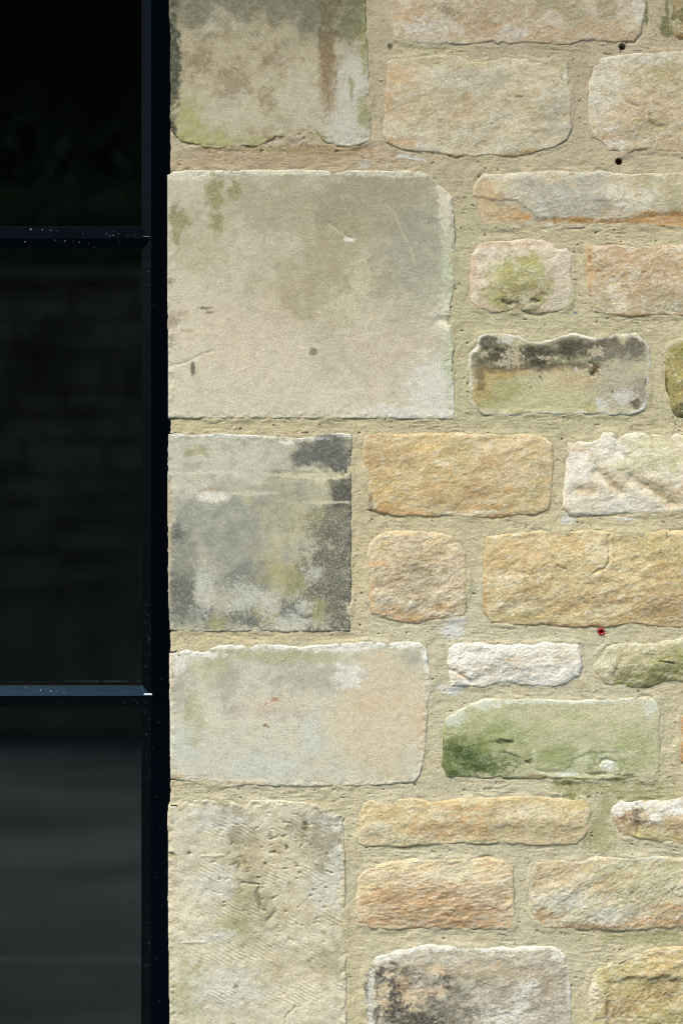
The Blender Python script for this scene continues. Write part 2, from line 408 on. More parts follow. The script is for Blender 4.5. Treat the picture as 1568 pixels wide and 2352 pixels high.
rock('corner_stone', 'C', [(92,1090),(150,1082),(200,1096),(280,1090),(380,1080),(480,1093),(600,1098),(700,1104),(860,1110),(920,1095),(960,1082),(1040,1084),(1116,1090),(1118,1300),(1116,1500),(1114,1900),(1108,2191),(960,2194),(860,2196),(740,2195),(620,2190),(500,2192),(300,2194),(200,2192),(102,2186),(97,2100),(92,1980),(92,1700),(89,1500)],
     (182, 178, 154), [
    dict(c=(206, 202, 182), s=.7, b=[(250,1170,240,90),(500,1250,300,110),(200,1450,150,200),(130,1300,60,300)], sc=50, w=.6),
    dict(c=(140, 143, 134), s=.7, b=[(500,1700,280,260),(300,1560,200,130),(700,1450,200,160)], sc=60, w=.6, sp=.35),
    dict(c=(84, 87, 84), s=.93, hard=True, b=[(1000,1190,170,95),(1060,1360,70,170),(870,1220,90,60)], sc=26, w=.4, sp=.4, sps=3.5),
    dict(c=(84, 84, 74), s=.85, hard=True, b=[(1080,1750,120,480),(1000,1950,190,270),(980,1600,110,150)], sc=30, w=.6, sp=.95, sps=3.5),
    dict(c=(70, 74, 76), s=.85, b=[(550,2110,140,75),(800,2080,120,60),(150,1920,40,60),(160,2000,90,150),(300,2090,60,40),(140,1650,50,70)], sc=16, w=.6, sp=.8, sps=4),
    dict(c=(106, 110, 104), s=.6, b=[(170,1850,80,330),(560,1880,190,90),(250,2120,180,60)], sc=40, w=.6, sp=.5),
    dict(c=(160, 156, 96), s=.75, b=[(760,1900,120,70),(720,1840,50,40),(640,2090,60,60),(370,2150,60,40),(930,2060,60,60),(250,1180,70,30)], sc=20, w=.8, sp=.3),
    dict(c=(190, 180, 130), s=.5, b=[(800,1500,200,200),(690,1780,120,160)], sc=40, w=.8),
    dict(c=(208, 208, 196), s=.62, b=[(520,2000,110,90),(640,2050,70,100),(780,2130,110,60),(850,2060,60,50),(300,1960,60,150),(900,1870,60,40)], sc=10, w=1.1, sp=.85, sps=4),
    dict(c=(228, 218, 178), s=.9, b=[(980,1318,130,26),(840,1315,170,16)], sc=12, w=.5),
    dict(c=(222, 214, 186), s=.6, b=[(600,1314,140,12),(280,1305,180,7),(1000,1470,130,9),(560,1420,130,12)], sc=14, w=.8),
    dict(c=(232, 226, 208), s=.9, b=[(350,1440,80,32),(760,1130,40,22)], sc=12, w=.6),
    dict(c=(222, 222, 212), s=.7, b=[(500,1098,260,12),(160,1090,80,12),(1080,1092,60,12),(900,1112,80,8)], sc=10, w=.7),
    dict(c=(190, 154, 116), s=.5, b=[(330,1395,50,12),(97,1640,12,100),(98,1500,14,180)], sc=12, w=.7),
    dict(c=(214, 184, 150), s=.55, b=[(94,1800,12,260)], sc=16, w=.6),
 ], 'smooth', wall, 'grey corner stone blackened along its right side, crossed by a pale ridge', reveal=True, rnd=5,
 cavity=((110, 112, 100), .25),
 feats=[('cut', [(540,1335),(820,1338),(1050,1334)], 22, .0009), ('cut', [(700,1290),(1050,1288)], 16, -.0009)])

rock('corner_stone', 'E', [(98,862),(150,845),(200,838),(290,850),(330,830),(380,812),(500,812),(620,808),(740,812),(830,825),(900,815),(1050,800),(1200,792),(1320,800),(1400,790),(1500,795),(1540,850),(1550,950),(1560,1060),(1545,1150),(1540,1300),(1525,1420),(1505,1520),(1490,1556),(1460,1581),(1250,1600),(1100,1604),(900,1606),(700,1604),(600,1596),(500,1601),(400,1611),(340,1601),(290,1581),(200,1578),(105,1561),(103,1300),(98,1000)],
     (208, 202, 180), [
    dict(c=(212, 194, 160), s=.75, b=[(1300,1250,420,330),(1350,1000,200,180)], sc=70, w=.5),
    dict(c=(212, 182, 150), s=.4, b=[(1230,1100,200,110),(1500,1200,50,140),(680,1150,160,60),(1270,880,90,40)], sc=30, w=.7),
    dict(c=(158, 160, 142), s=.6, b=[(420,1000,90,170),(760,890,300,60),(160,1050,90,140),(1460,880,80,50),(860,990,260,90)], sc=30, w=.75, sp=.35),
    dict(c=(172, 172, 120), s=.6, b=[(330,940,100,90),(850,870,280,45),(240,1250,60,160),(520,860,200,40)], sc=30, w=.7),
    dict(c=(200, 206, 196), s=.55, b=[(200,1380,110,130),(900,1350,80,140),(600,1480,240,80)], sc=40, w=.8),
    dict(c=(170, 160, 150), s=.4, b=[(720,1190,180,35),(460,1180,70,40)], sc=14, w=.8),
    dict(c=(232, 230, 218), s=.85, b=[(1300,812,260,18),(1000,830,200,20),(660,820,320,16),(250,860,160,22),(130,900,50,60),(1100,990,80,60),(1530,880,24,80)], sc=16, w=.7),
    dict(c=(196, 110, 88), s=.75, b=[(685,1116,20,12),(640,1140,8,8)], sc=8, w=.5),
    dict(c=(132, 58, 40), s=.85, b=[(632,1262,12,9),(652,1270,7,6)], sc=8, w=.5),
    dict(c=(226, 222, 208), s=.6, ln=([(380,1430),(410,1390),(440,1340)], 9), sc=8, w=.5),
    dict(c=(224, 212, 186), s=.45, ln=([(770,1380),(820,1450),(900,1560)], 9), sc=10, w=.9),
    dict(c=(186, 150, 98), s=.7, b=[(140,1552,60,16),(260,1580,90,14),(520,1590,150,12),(1450,1590,60,10),(1050,1598,200,8)], sc=10, w=.8),
    dict(c=(218, 178, 140), s=.6, b=[(106,950,12,160),(1535,1330,24,120)], sc=16, w=.6),
 ], 'smooth', wall, 'smooth cream corner stone with a white rim and two tiny red spots', reveal=True, rim=((226, 222, 206), 9, .45))

rock('corner_stone', 'G', [(92,345),(140,350),(190,322),(260,312),(340,315),(430,318),(500,345),(530,345),(550,315),(640,312),(760,318),(830,325),(900,330),(960,360),(1060,400),(1076,500),(1080,700),(1085,900),(1085,1200),(1088,1568),(1090,1900),(100,1900),(100,1568),(95,1200),(91,900),(92,600),(88,420)],
     (208, 199, 172), [
    dict(c=(196, 190, 170), s=.6, sc=34, lo=.45, hi=.8),
    dict(c=(144, 138, 116), s=.78, b=[(960,540,130,190),(500,540,90,130),(840,470,80,80),(420,390,160,60)], sc=24, w=.75, sp=.4),
    dict(c=(158, 148, 112), s=.7, b=[(560,900,150,220),(520,680,120,90),(1000,1180,110,130)], sc=26, w=.8, sp=.3),
    dict(c=(196, 178, 138), s=.55, b=[(700,1280,330,130),(650,600,220,130),(860,900,180,120)], sc=30, w=.8),
    dict(c=(166, 166, 108), s=.5, b=[(470,1010,90,120),(500,860,50,60),(200,1350,120,200)], sc=18, w=.8),
    dict(c=(212, 212, 200), s=.65, b=[(340,430,180,60),(1010,430,60,50),(950,830,90,110),(350,780,110,80),(1040,680,50,130),(430,1350,220,130),(300,1080,180,30)], sc=24, w=.8),
    dict(c=(224, 212, 184), s=.6, b=[(680,345,190,40),(170,980,110,220),(880,1420,260,130),(920,1100,140,60)], sc=26, w=.8),
    dict(c=(216, 194, 160), s=.5, b=[(97,800,22,500),(1075,900,14,500)], sc=20, w=.6),
    dict(c=(120, 100, 62), s=.7, b=[(860,470,22,26),(755,580,12,14),(210,612,9,9),(120,620,26,7),(598,870,11,40),(690,605,26,7),(660,505,14,16),(520,655,14,16),(470,1355,14,14),(960,1055,16,12)], sc=8, w=.6),
 ], 'smooth', wall, 'tooled corner stone with diagonal comb marks and pits, lowest at the window edge', reveal=True, tool=True, rnd=6, rough=1.3,
 cavity=((160, 144, 104), .32), peak=((222, 216, 198), .3),
 feats=[('cut', [(598,810),(590,850),(600,900),(612,930)], 11, .0035), ('cut', [(690,940),(650,985)], 10, .002), ('cut', [(120,615),(100,612)], 8, .003), ('cut', [(210,612),(212,613)], 8, .003),
        ('cut', [(690,605),(665,607)], 7, .003), ('cut', [(860,450),(865,480)], 14, .004), ('cut', [(755,575),(757,585)], 9, .003), ('cut', [(540,780),(600,785)], 6, .003),
        ('cut', [(800,1470),(750,1530),(745,1600)], 6, .0015), ('cut', [(500,640),(490,700)], 14, .002), ('cut', [(180,1112),(300,1108)], 6, -.001), ('cut', [(280,628),(400,622)], 6, -.0012)])

# ---- the rock-faced stones, course by course
ORANGE = (214, 160, 98)
rock('stone', 'B', [(-62,-270),(-66,0),(-75,150),(-45,222),(0,238),(130,252),(220,257),(240,249),(330,252),(420,250),(500,228),(530,250),(560,236),(590,252),(680,240),(750,250),(900,258),(960,240),(1010,228),(1100,238),(1190,240),(1215,233),(1290,235),(1330,190),(1345,120),(1358,40),(1352,-270)],
     (212, 190, 160), [
    dict(c=(222, 206, 188), s=.7, sc=26, lo=.4, hi=.75, an=2, rot=-20),
    dict(c=(206, 160, 112), s=.65, b=[(300,170,380,60),(60,100,130,60),(1100,180,200,50),(700,200,300,40)], sc=18, w=.9, an=2, rot=-15),
    dict(c=(150, 142, 96), s=.6, b=[(950,40,110,120),(820,20,100,70),(1130,40,60,90)], sc=24, w=.8, sp=.3),
    dict(c=(176, 146, 108), s=.5, b=[(500,60,300,80)], sc=16, w=.9, sp=.4),
    dict(c=(232, 224, 212), s=.6, b=[(150,160,160,60),(1320,60,30,100),(620,190,80,40)], sc=18, w=.8),
    dict(c=(196, 138, 80), s=.7, b=[(1240,232,110,12),(800,250,180,10),(60,120,60,8,15)], sc=10, w=.6),
    dict(c=(92, 84, 70), s=.6, b=[(250,60,60,25)], sc=8, w=1.0, sp=.8)],
    'rock', wall, 'wide pinkish buff stone cut off by the top of the picture', bulge=.004, rough=.62, rnd=8)

rock('stone', 'B', [(-92,345),(-70,330),(-20,325),(40,318),(120,308),(200,312),(300,310),(340,325),(380,350),(450,350),(560,325),(680,325),(720,345),(800,350),(880,345),(915,360),(930,450),(945,560),(940,660),(945,720),(920,780),(850,825),(740,855),(690,865),(650,880),(560,878),(480,872),(420,880),(280,878),(200,862),(120,850),(40,845),(-10,838),(-90,800),(-115,750),(-105,650),(-95,500)],
     (208, 192, 160), [
    dict(c=(220, 211, 192), s=.7, sc=34, lo=.4, hi=.75, an=1.6, rot=-25),
    dict(c=(192, 164, 118), s=.6, b=[(350,620,160,110),(60,600,120,120),(620,540,90,40),(780,640,100,90),(230,540,120,60)], sc=18, w=.9, an=1.8, rot=-20),
    dict(c=(216, 158, 100), s=.65, b=[(-20,420,80,60),(-30,800,110,30),(-80,560,30,80)], sc=16, w=.8),
    dict(c=(178, 178, 160), s=.55, b=[(400,460,200,80),(850,640,90,130),(260,480,80,100)], sc=26, w=.8),
    dict(c=(206, 160, 96), s=.8, b=[(300,875,200,12),(600,872,160,12),(760,850,110,14)], sc=10, w=.6),
    dict(c=(186, 178, 112), s=.5, b=[(400,360,80,30),(880,380,40,40),(130,350,120,30)], sc=14, w=.8),
    dict(c=(82, 70, 52), s=.75, b=[(885,435,6,12),(650,545,20,8),(440,428,5,5)], sc=6, w=.6)],
    'rock', wall, 'broad cream stone between the rusty-streaked corner stone and the right edge', bulge=.004, rough=.6, rnd=8)

rock('stone', 'B', [(1065,345),(1100,325),(1180,312),(1290,300),(1400,292),(1568,285),(1800,290),(2100,300),(2120,600),(2100,850),(1800,870),(1568,862),(1480,855),(1400,842),(1300,850),(1225,870),(1200,850),(1150,845),(1110,800),(1060,770),(1035,690),(1028,600),(1035,480),(1055,420)],
     (212, 196, 166), [
    dict(c=(226, 218, 202), s=.75, b=[(1120,560,110,200),(1300,330,250,50),(1180,780,90,60)], sc=26, w=.8),
    dict(c=(200, 162, 108), s=.55, b=[(1350,640,260,140),(1400,420,180,60),(1500,800,160,60)], sc=16, w=.9, an=1.8, rot=-15),
    dict(c=(166, 158, 110), s=.5, b=[(1440,420,130,90),(1400,700,80,60),(1540,430,60,120)], sc=18, w=.9, sp=.3),
    dict(c=(212, 152, 92), s=.65, b=[(1130,770,100,14),(1420,845,150,12)], sc=10, w=.7),
    dict(c=(150, 104, 62), s=.6, b=[(1290,590,40,8,20),(1390,690,12,30,-30),(1190,840,30,12)], sc=8, w=.6)],
    'rock', wall, 'cream stone at the right edge under a small round drill hole', bulge=.005, rough=.75, rnd=9,
    feats=[('cut', [(1380,650),(1385,695),(1420,715),(1450,712)], 10, .002), ('cut', [(1255,580),(1310,596)], 8, .002)])

rock('stone', 'B', [(1490,-270),(1485,0),(1490,100),(1500,180),(1525,215),(1568,225),(1700,230),(2000,225),(2020,-270)],
     (160, 142, 92), [
    dict(c=(84, 92, 40), s=.85, b=[(1560,80,50,120),(1500,60,16,160),(1620,-40,200,90)], sc=20, w=.7, sp=.4),
    dict(c=(200, 170, 122), s=.6, b=[(1530,170,40,50),(1540,20,30,40)], sc=14, w=.7),
    dict(c=(206, 138, 74), s=.8, b=[(1545,208,50,10)], sc=10, w=.5)],
    'rock', wall, 'mossy brown stone cut off by the top right corner')

rock('stone', 'B', [(390,1130),(388,1050),(420,1000),(450,972),(560,975),(700,962),(900,957),(1100,957),(1250,975),(1400,970),(1568,965),(1850,970),(1900,1100),(1890,1270),(1700,1285),(1568,1288),(1480,1280),(1300,1272),(1150,1272),(1000,1280),(800,1280),(600,1278),(450,1275),(410,1230),(392,1170)],
     (206, 190, 160), [
    dict(c=(216, 202, 180), s=.6, sc=26, lo=.4, hi=.75, an=1.6, rot=-15),
    dict(c=(210, 166, 112), s=.8, b=[(470,1130,90,110),(560,1200,190,60),(480,1050,50,50)], sc=22, w=.7),
    dict(c=(168, 170, 160), s=.75, b=[(900,1100,260,90),(720,1060,110,80),(1050,1040,120,60),(950,1180,160,30)], sc=34, w=.7),
    dict(c=(168, 164, 116), s=.65, b=[(1480,1080,170,90),(1380,1020,80,50),(1620,1100,300,90)], sc=30, w=.7),
    dict(c=(218, 218, 202), s=.6, b=[(1320,1140,120,60,-20),(760,1190,60,30),(1180,1080,60,40),(600,985,180,12),(1100,970,300,10)], sc=16, w=.9),
    dict(c=(216, 138, 58), s=.95, b=[(1480,1235,240,44),(1200,1248,180,26),(950,1235,180,16),(650,1215,70,16)], sc=16, w=.35),
    dict(c=(172, 108, 50), s=.7, b=[(1480,1200,160,10,-6),(1180,1235,60,10),(850,1235,12,22)], sc=10, w=.7)],
    'rock', wall, 'long low stone at the right edge, grey above with an orange band along its foot', bulge=.005, rough=.6, rnd=9,
    feats=[('step', [(740,1205),(1000,1222),(1150,1226),(1330,1200),(1450,1180),(1568,1186),(1900,1180),(1950,1300),(740,1310)], .0018, 14), ('step', [(380,1100),(640,1120),(720,1180),(760,1220),(760,1320),(380,1320)], .002, 8)])

rock('stone', 'D', [(405,25),(430,5),(560,0),(700,-6),(780,0),(830,15),(860,40),(925,45),(945,100),(940,180),(950,260),(940,330),(915,385),(870,405),(760,420),(700,408),(640,400),(540,410),(480,410),(420,390),(385,350),(370,280),(370,180),(380,90)],
     (218, 200, 176), [
    dict(c=(230, 222, 206), s=.7, sc=22, lo=.4, hi=.75),
    dict(c=(216, 168, 128), s=.5, b=[(460,380,120,30),(800,410,130,20),(380,200,30,150),(600,30,200,20)], sc=14, w=.9),
    dict(c=(168, 164, 88), s=.85, b=[(650,240,190,140),(700,130,90,60),(540,310,90,80)], sc=24, w=.7, sp=.3),
    dict(c=(186, 184, 90), s=.6, b=[(720,130,60,40),(560,180,60,50),(520,350,50,50)], sc=14, w=.8),
    dict(c=(150, 134, 80), s=.6, b=[(680,290,130,60),(650,390,90,20)], sc=14, w=.9, sp=.4),
    dict(c=(60, 52, 36), s=.8, b=[(580,350,26,14),(735,342,26,10),(640,360,14,8)], sc=7, w=.8, sp=.4)],
    'rock', wall, calm=.6, label='small pink-rimmed stone with an olive mossy middle', bulge=.006, rnd=12, rough=.75,
    feats=[('cut', [(560,350),(600,365),(640,350)], 10, .0025), ('cut', [(720,340),(760,345)], 9, .0025)])

rock('stone', 'D', [(1025,38),(1100,30),(1250,28),(1400,30),(1568,22),(1850,20),(1880,200),(1860,440),(1700,430),(1568,425),(1400,425),(1280,435),(1200,430),(1060,405),(1048,330),(1030,250),(1022,120)],
     (208, 184, 144), [
    dict(c=(226, 216, 194), s=.8, sc=16, lo=.42, hi=.62, an=2.4, rot=-14),
    dict(c=(186, 132, 84), s=.55, b=[(1250,90,260,70),(1150,150,130,70),(1380,270,140,80),(1480,150,120,80)], sc=11, w=1.1, an=2.6, rot=-14, sp=.2),
    dict(c=(178, 166, 130), s=.6, b=[(1480,330,150,80),(1100,330,60,80)], sc=16, w=.8, an=2, rot=-14),
    dict(c=(210, 156, 96), s=.75, b=[(1040,200,24,200),(1350,425,250,14)], sc=12, w=.6),
    dict(c=(150, 60, 26), s=.8, b=[(1042,105,16,16),(1095,175,14,9),(1340,180,14,9)], sc=7, w=.7)],
    'rock', wall, 'buff stone flecked with rust beside the small mossy-middled stone', bulge=.005, rnd=9, rough=.9, cavity=((176, 122, 74), .5))

rock('stone', 'D', [(420,535),(480,518),(560,525),(640,528),(700,568),(770,573),(800,560),(880,537),(960,522),(1060,548),(1130,540),(1200,525),(1310,525),(1355,570),(1380,610),(1382,700),(1375,800),(1378,880),(1355,950),(1280,980),(1180,985),(1120,980),(1000,975),(900,980),(800,978),(700,968),(640,985),(560,980),(450,982),(400,940),(375,920),(362,880),(375,830),(368,760),(365,680),(372,640),(410,600)],
     (190, 182, 142), [
    dict(c=(200, 194, 142), s=.7, b=[(780,880,340,110),(620,920,160,60)], sc=40, w=.6),
    dict(c=(182, 172, 150), s=.85, b=[(1220,820,170,170)], sc=26, w=.6, sp=.2),
    dict(c=(196, 166, 122), s=.6, b=[(950,790,120,60),(800,720,200,30)], sc=18, w=.8),
    dict(c=(190, 150, 72), s=.8, b=[(480,760,80,50),(560,740,100,40),(450,840,50,60)], sc=16, w=.8, sp=.2),
    dict(c=(160, 152, 84), s=.6, b=[(560,830,110,60),(480,880,90,60)], sc=14, w=.8),
    dict(c=(108, 88, 66), s=.7, b=[(700,710,400,26),(430,760,30,90)], sc=16, w=.7, sp=.4),
    dict(c=(54, 58, 44), s=.98, b=[(510,640,150,85),(640,655,140,60),(760,640,200,74,-6),(960,612,180,76)], sc=24, w=.35, sp=.15),
    dict(c=(86, 78, 72), s=.9, b=[(1130,600,160,62),(1280,600,90,56),(470,570,70,30)], sc=18, w=.6, sp=.4),
    dict(c=(120, 114, 106), s=.6, b=[(1200,640,180,26),(1330,860,40,90)], sc=12, w=.8, sp=.4),
    dict(c=(206, 190, 160), s=.75, b=[(620,650,46,60),(560,690,50,20),(1080,625,50,26),(800,660,60,10),(450,640,20,20)], sc=9, w=1.1, sp=.6, sps=3),
    dict(c=(216, 216, 208), s=.7, b=[(1230,880,60,40),(1330,930,30,30),(970,730,12,16),(570,560,40,20),(1110,920,40,30)], sc=9, w=.9, sp=.4),
    dict(c=(88, 66, 36), s=.85, b=[(1065,735,34,42),(1300,920,30,26),(1360,820,10,40)], sc=9, w=.8, sp=.3),
    dict(c=(64, 56, 44), s=.8, b=[(715,826,7,5),(770,770,6,16,-35),(1170,850,5,13)], sc=6, w=.4),
    dict(c=(170, 168, 76), s=.7, b=[(1050,945,40,30),(700,965,120,12)], sc=12, w=.7)],
    'rock', wall, calm=.35, label='stone with a sooty black band across its top and a flat yellowish lower face', bulge=.002, rnd=8, rough=.45, rim=((226, 222, 208), 10, .95), cavity=((130, 112, 80), .2), peak=((208, 200, 172), .2),
    feats=[('step', [(420,710),(700,700),(1000,680),(1150,650),(1350,660),(1345,930),(1290,965),(450,965),(400,880)], .0011, 12),
           ('cut', [(1050,690),(1090,720),(1060,760)], 12, .0025)])

rock('stone', 'D', [(1568,560),(1500,590),(1470,640),(1465,760),(1475,860),(1490,950),(1530,1000),(1600,1010),(1900,1000),(1920,700),(1880,540),(1700,530)],
     (160, 148, 78), [
    dict(c=(134, 132, 52), s=.8, b=[(1540,700,100,130),(1650,620,200,90)], sc=18, w=.8, sp=.2),
    dict(c=(184, 160, 84), s=.7, b=[(1530,720,60,60),(1560,880,60,60)], sc=14, w=.9),
    dict(c=(62, 66, 26), s=.9, b=[(1530,980,80,40),(1568,970,60,60),(1470,850,14,90)], sc=12, w=.7, sp=.3)],
    'rock', wall, calm=.4, label='olive moss-covered stone barely entering at the right edge', bulge=.007)

rock('stone', 'D', [(-220,1092),(-150,1086),(0,1085),(60,1082),(300,1080),(500,1085),(700,1087),(800,1110),(836,1140),(842,1250),(835,1400),(818,1510),(750,1538),(640,1545),(560,1562),(400,1555),(250,1550),(150,1553),(40,1548),(0,1550),(-120,1535),(-195,1511),(-200,1400),(-222,1250),(-224,1150)],
     (212, 182, 128), [
    dict(c=(222, 198, 152), s=.7, sc=28, lo=.4, hi=.75, an=1.4),
    dict(c=(216, 172, 98), s=.75, b=[(180,1200,150,130),(-80,1400,130,120),(200,1400,180,100)], sc=30, w=.7),
    dict(c=(186, 138, 86), s=.65, b=[(-150,1200,90,160),(520,1230,110,90),(180,1430,80,60),(420,1400,110,60),(0,1200,60,60)], sc=14, w=1.0, sp=.3),
    dict(c=(184, 168, 110), s=.5, b=[(300,1200,60,90),(720,1350,90,160),(380,1150,150,30)], sc=24, w=.8),
    dict(c=(224, 196, 158), s=.6, b=[(560,1150,200,60),(380,1090,150,12),(640,1300,120,60)], sc=20, w=.8),
    dict(c=(216, 146, 74), s=.8, b=[(560,1545,90,24),(440,1500,160,18),(0,1535,160,20),(-90,1500,60,26),(600,1400,40,20)], sc=12, w=.7),
    dict(c=(236, 226, 202), s=.7, b=[(460,1522,80,12),(250,1530,60,14),(210,1250,50,16)], sc=8, w=.7),
    dict(c=(96, 84, 82), s=.75, b=[(-180,1460,16,46)], sc=8, w=.7)],
    'rock', wall, 'ochre stone with orange patches on its foot beside the blackened corner stone', bulge=.005, rnd=9, rough=.8)

rock('stone', 'D', [(920,1140),(960,1115),(1060,1122),(1090,1110),(1110,1075),(1180,1070),(1210,1100),(1260,1080),(1350,1078),(1500,1082),(1568,1088),(1850,1085),(1880,1300),(1860,1540),(1568,1535),(1400,1538),(1200,1535),(1100,1545),(930,1548),(895,1500),(890,1440),(905,1330),(910,1230)],
     (228, 216, 192), [
    dict(c=(236, 230, 216), s=.75, b=[(960,1280,90,180),(1130,1160,120,80),(1220,1480,200,60),(1290,1220,140,60)], sc=26, w=.8),
    dict(c=(200, 196, 136), s=.6, b=[(1420,1140,150,60),(1500,1220,110,70),(1300,1250,130,60)], sc=26, w=.8),
    dict(c=(206, 174, 124), s=.6, b=[(1020,1400,80,40),(1450,1400,130,50,30),(1180,1350,90,40,35),(960,1160,60,30),(1500,1440,90,60)], sc=18, w=.8, an=1.8, rot=-20),
    dict(c=(196, 158, 106), s=.6, b=[(1170,1370,70,11,32),(1400,1400,110,12,32),(1270,1350,30,8,20)], sc=10, w=.8),
    dict(c=(168, 168, 152), s=.5, b=[(1100,1235,40,20)], sc=8, w=.9, sp=.5)],
    'rock', wall, calm=.5, label='knobbly cream white stone scored by diagonal gouges', bulge=.006, rnd=11, rough=.7,
    feats=[('cut', [(1080,1300),(1150,1350),(1220,1415)], 26, .0036), ('cut', [(1275,1345),(1400,1400),(1490,1470)], 30, .0038), ('cut', [(1190,1110),(1200,1180),(1260,1230)], 20, .0025), ('cut', [(970,1400),(1060,1410)], 26, .002)])

rock('stone', 'F', [(-195,250),(-200,340),(-190,400),(-195,560),(-180,640),(-140,660),(-15,685),(75,695),(110,685),(200,675),(280,668),(345,650),(355,580),(368,480),(362,400),(350,300),(325,240),(280,190),(180,176),(60,172),(-40,172),(-100,180),(-160,210)],
     (210, 188, 152), [
    dict(c=(226, 214, 188), s=.8, sc=15, lo=.42, hi=.68, an=1.8, rot=-16),
    dict(c=(218, 190, 136), s=.7, b=[(-150,260,60,70),(80,185,250,20),(220,250,90,60),(350,400,20,200)], sc=20, w=.7),
    dict(c=(166, 142, 106), s=.65, b=[(80,330,160,110),(-80,430,90,60),(60,480,110,60)], sc=13, w=1.0, an=1.8, rot=-16, sp=.3),
    dict(c=(216, 150, 88), s=.75, b=[(60,665,120,30),(-80,620,90,26),(220,600,60,20),(-130,360,60,20),(-180,560,20,80)], sc=12, w=.8),
    dict(c=(150, 150, 138), s=.5, b=[(-100,580,60,40),(100,440,60,40)], sc=10, w=.9)],
    'rock', wall, 'small squarish sparkling buff stone with an orange lower edge', bulge=.006, rnd=12, rough=1.15, grainrot=-18)

rock('stone', 'F', [(470,205),(600,187),(750,172),(860,164),(960,178),(1060,162),(1150,176),(1280,188),(1350,176),(1450,170),(1568,172),(1900,175),(1920,450),(1900,720),(1568,715),(1450,715),(1340,700),(1270,692),(1200,710),(1100,715),(950,715),(850,702),(760,705),(620,700),(500,688),(450,640),(438,550),(445,450),(450,300)],
     (212, 184, 130), [
    dict(c=(222, 200, 150), s=.7, sc=20, lo=.4, hi=.7, an=1.9, rot=-14),
    dict(c=(186, 168, 96), s=.65, b=[(1350,240,150,80),(1260,220,60,40),(1450,330,160,110),(620,650,200,40)], sc=24, w=.8),
    dict(c=(210, 160, 92), s=.6, b=[(600,340,200,100),(950,250,120,60),(1480,400,120,90),(1350,640,250,60),(900,600,150,40)], sc=15, w=1.0, an=1.8, rot=-14),
    dict(c=(172, 132, 84), s=.65, b=[(1100,560,180,60),(1450,560,180,120),(860,380,60,20),(700,500,80,60)], sc=12, w=1.0, an=1.8, rot=-14, sp=.3),
    dict(c=(228, 214, 178), s=.65, b=[(560,450,110,50),(1080,270,60,80),(640,590,120,30),(1150,620,120,30)], sc=14, w=.9, an=1.6, rot=-14),
    dict(c=(56, 48, 40), s=.8, b=[(998,550,14,6),(1472,196,3,26),(570,632,6,5),(1060,545,12,5)], sc=6, w=.5),
    dict(c=(204, 148, 72), s=.7, b=[(850,700,300,14),(1350,705,200,14),(455,560,14,120)], sc=10, w=.7)],
    'rock', wall, 'widest golden stone on the right, directly above the red wall plug', bulge=.006, rnd=10, rough=1.0,
    feats=[('cut', [(1150,200),(1155,330),(1130,380),(1070,405)], 9, .003), ('step', [(1160,180),(1160,330),(1100,420),(1300,450),(1400,350),(1380,190)], .002, 14), ('cut', [(860,375),(910,385)], 10, .002)])

rock('stone', 'F', [(250,830),(275,800),(380,788),(440,797),(500,808),(600,800),(680,806),(760,800),(800,792),(920,802),(990,800),(992,860),(1000,930),(990,990),(950,1000),(900,1035),(830,1045),(720,1045),(640,1040),(580,1022),(520,1030),(460,1050),(400,1050),(270,1045),(260,980),(245,920)],
     (234, 229, 216), [
    dict(c=(212, 192, 164), s=.6, b=[(880,880,90,50),(620,920,110,60),(300,960,60,30,25),(700,900,60,40),(460,960,90,30)], sc=14, w=1.0, an=1.6, rot=-16),
    dict(c=(186, 182, 172), s=.5, b=[(560,930,80,50),(650,970,60,30),(930,930,40,40),(420,900,60,40)], sc=10, w=1.0, an=1.6, rot=-16),
    dict(c=(200, 160, 112), s=.65, b=[(600,898,50,8),(430,1045,70,10),(330,980,50,8,30),(640,1035,60,8)], sc=9, w=.8)],
    'rock', wall, calm=.4, label='bright white rough stone, the palest in the wall', bulge=.006, rnd=10, rough=1.1, cavity=((196, 180, 152), .35), peak=((242, 240, 232), .5),
    feats=[('cut', [(260,950),(320,975),(380,1020)], 12, .003)])

rock('stone', 'F', [(1090,850),(1150,812),(1200,797),(1290,800),(1400,800),(1480,777),(1568,768),(1750,775),(1850,850),(1850,1000),(1568,1020),(1460,1025),(1400,1055),(1300,1058),(1200,1050),(1120,1040),(1090,1010),(1060,950),(1062,920)],
     (190, 182, 140), [
    dict(c=(214, 208, 180), s=.75, b=[(1130,900,60,90),(1300,810,180,24),(1520,785,90,24),(1340,960,60,50)], sc=18, w=.8),
    dict(c=(142, 146, 76), s=.85, b=[(1380,1010,160,60),(1450,920,110,60),(1250,1030,110,30),(1540,900,60,80)], sc=20, w=.7, sp=.2),
    dict(c=(120, 128, 56), s=.7, b=[(1300,1040,130,18),(1480,940,80,30),(1430,1020,60,30)], sc=12, w=.8),
    dict(c=(160, 152, 118), s=.5, b=[(1250,910,110,60),(1400,850,90,40)], sc=14, w=.8),
    dict(c=(52, 48, 32), s=.8, b=[(1470,908,34,4,8)], sc=8, w=.5)],
    'rock', wall, 'rounded greenish stone right of the white stone', bulge=.010, rnd=18, rough=1.1,
    feats=[('cut', [(1440,905),(1510,915)], 5, .003), ('cut', [(1200,820),(1230,880),(1190,960)], 14, .002)])

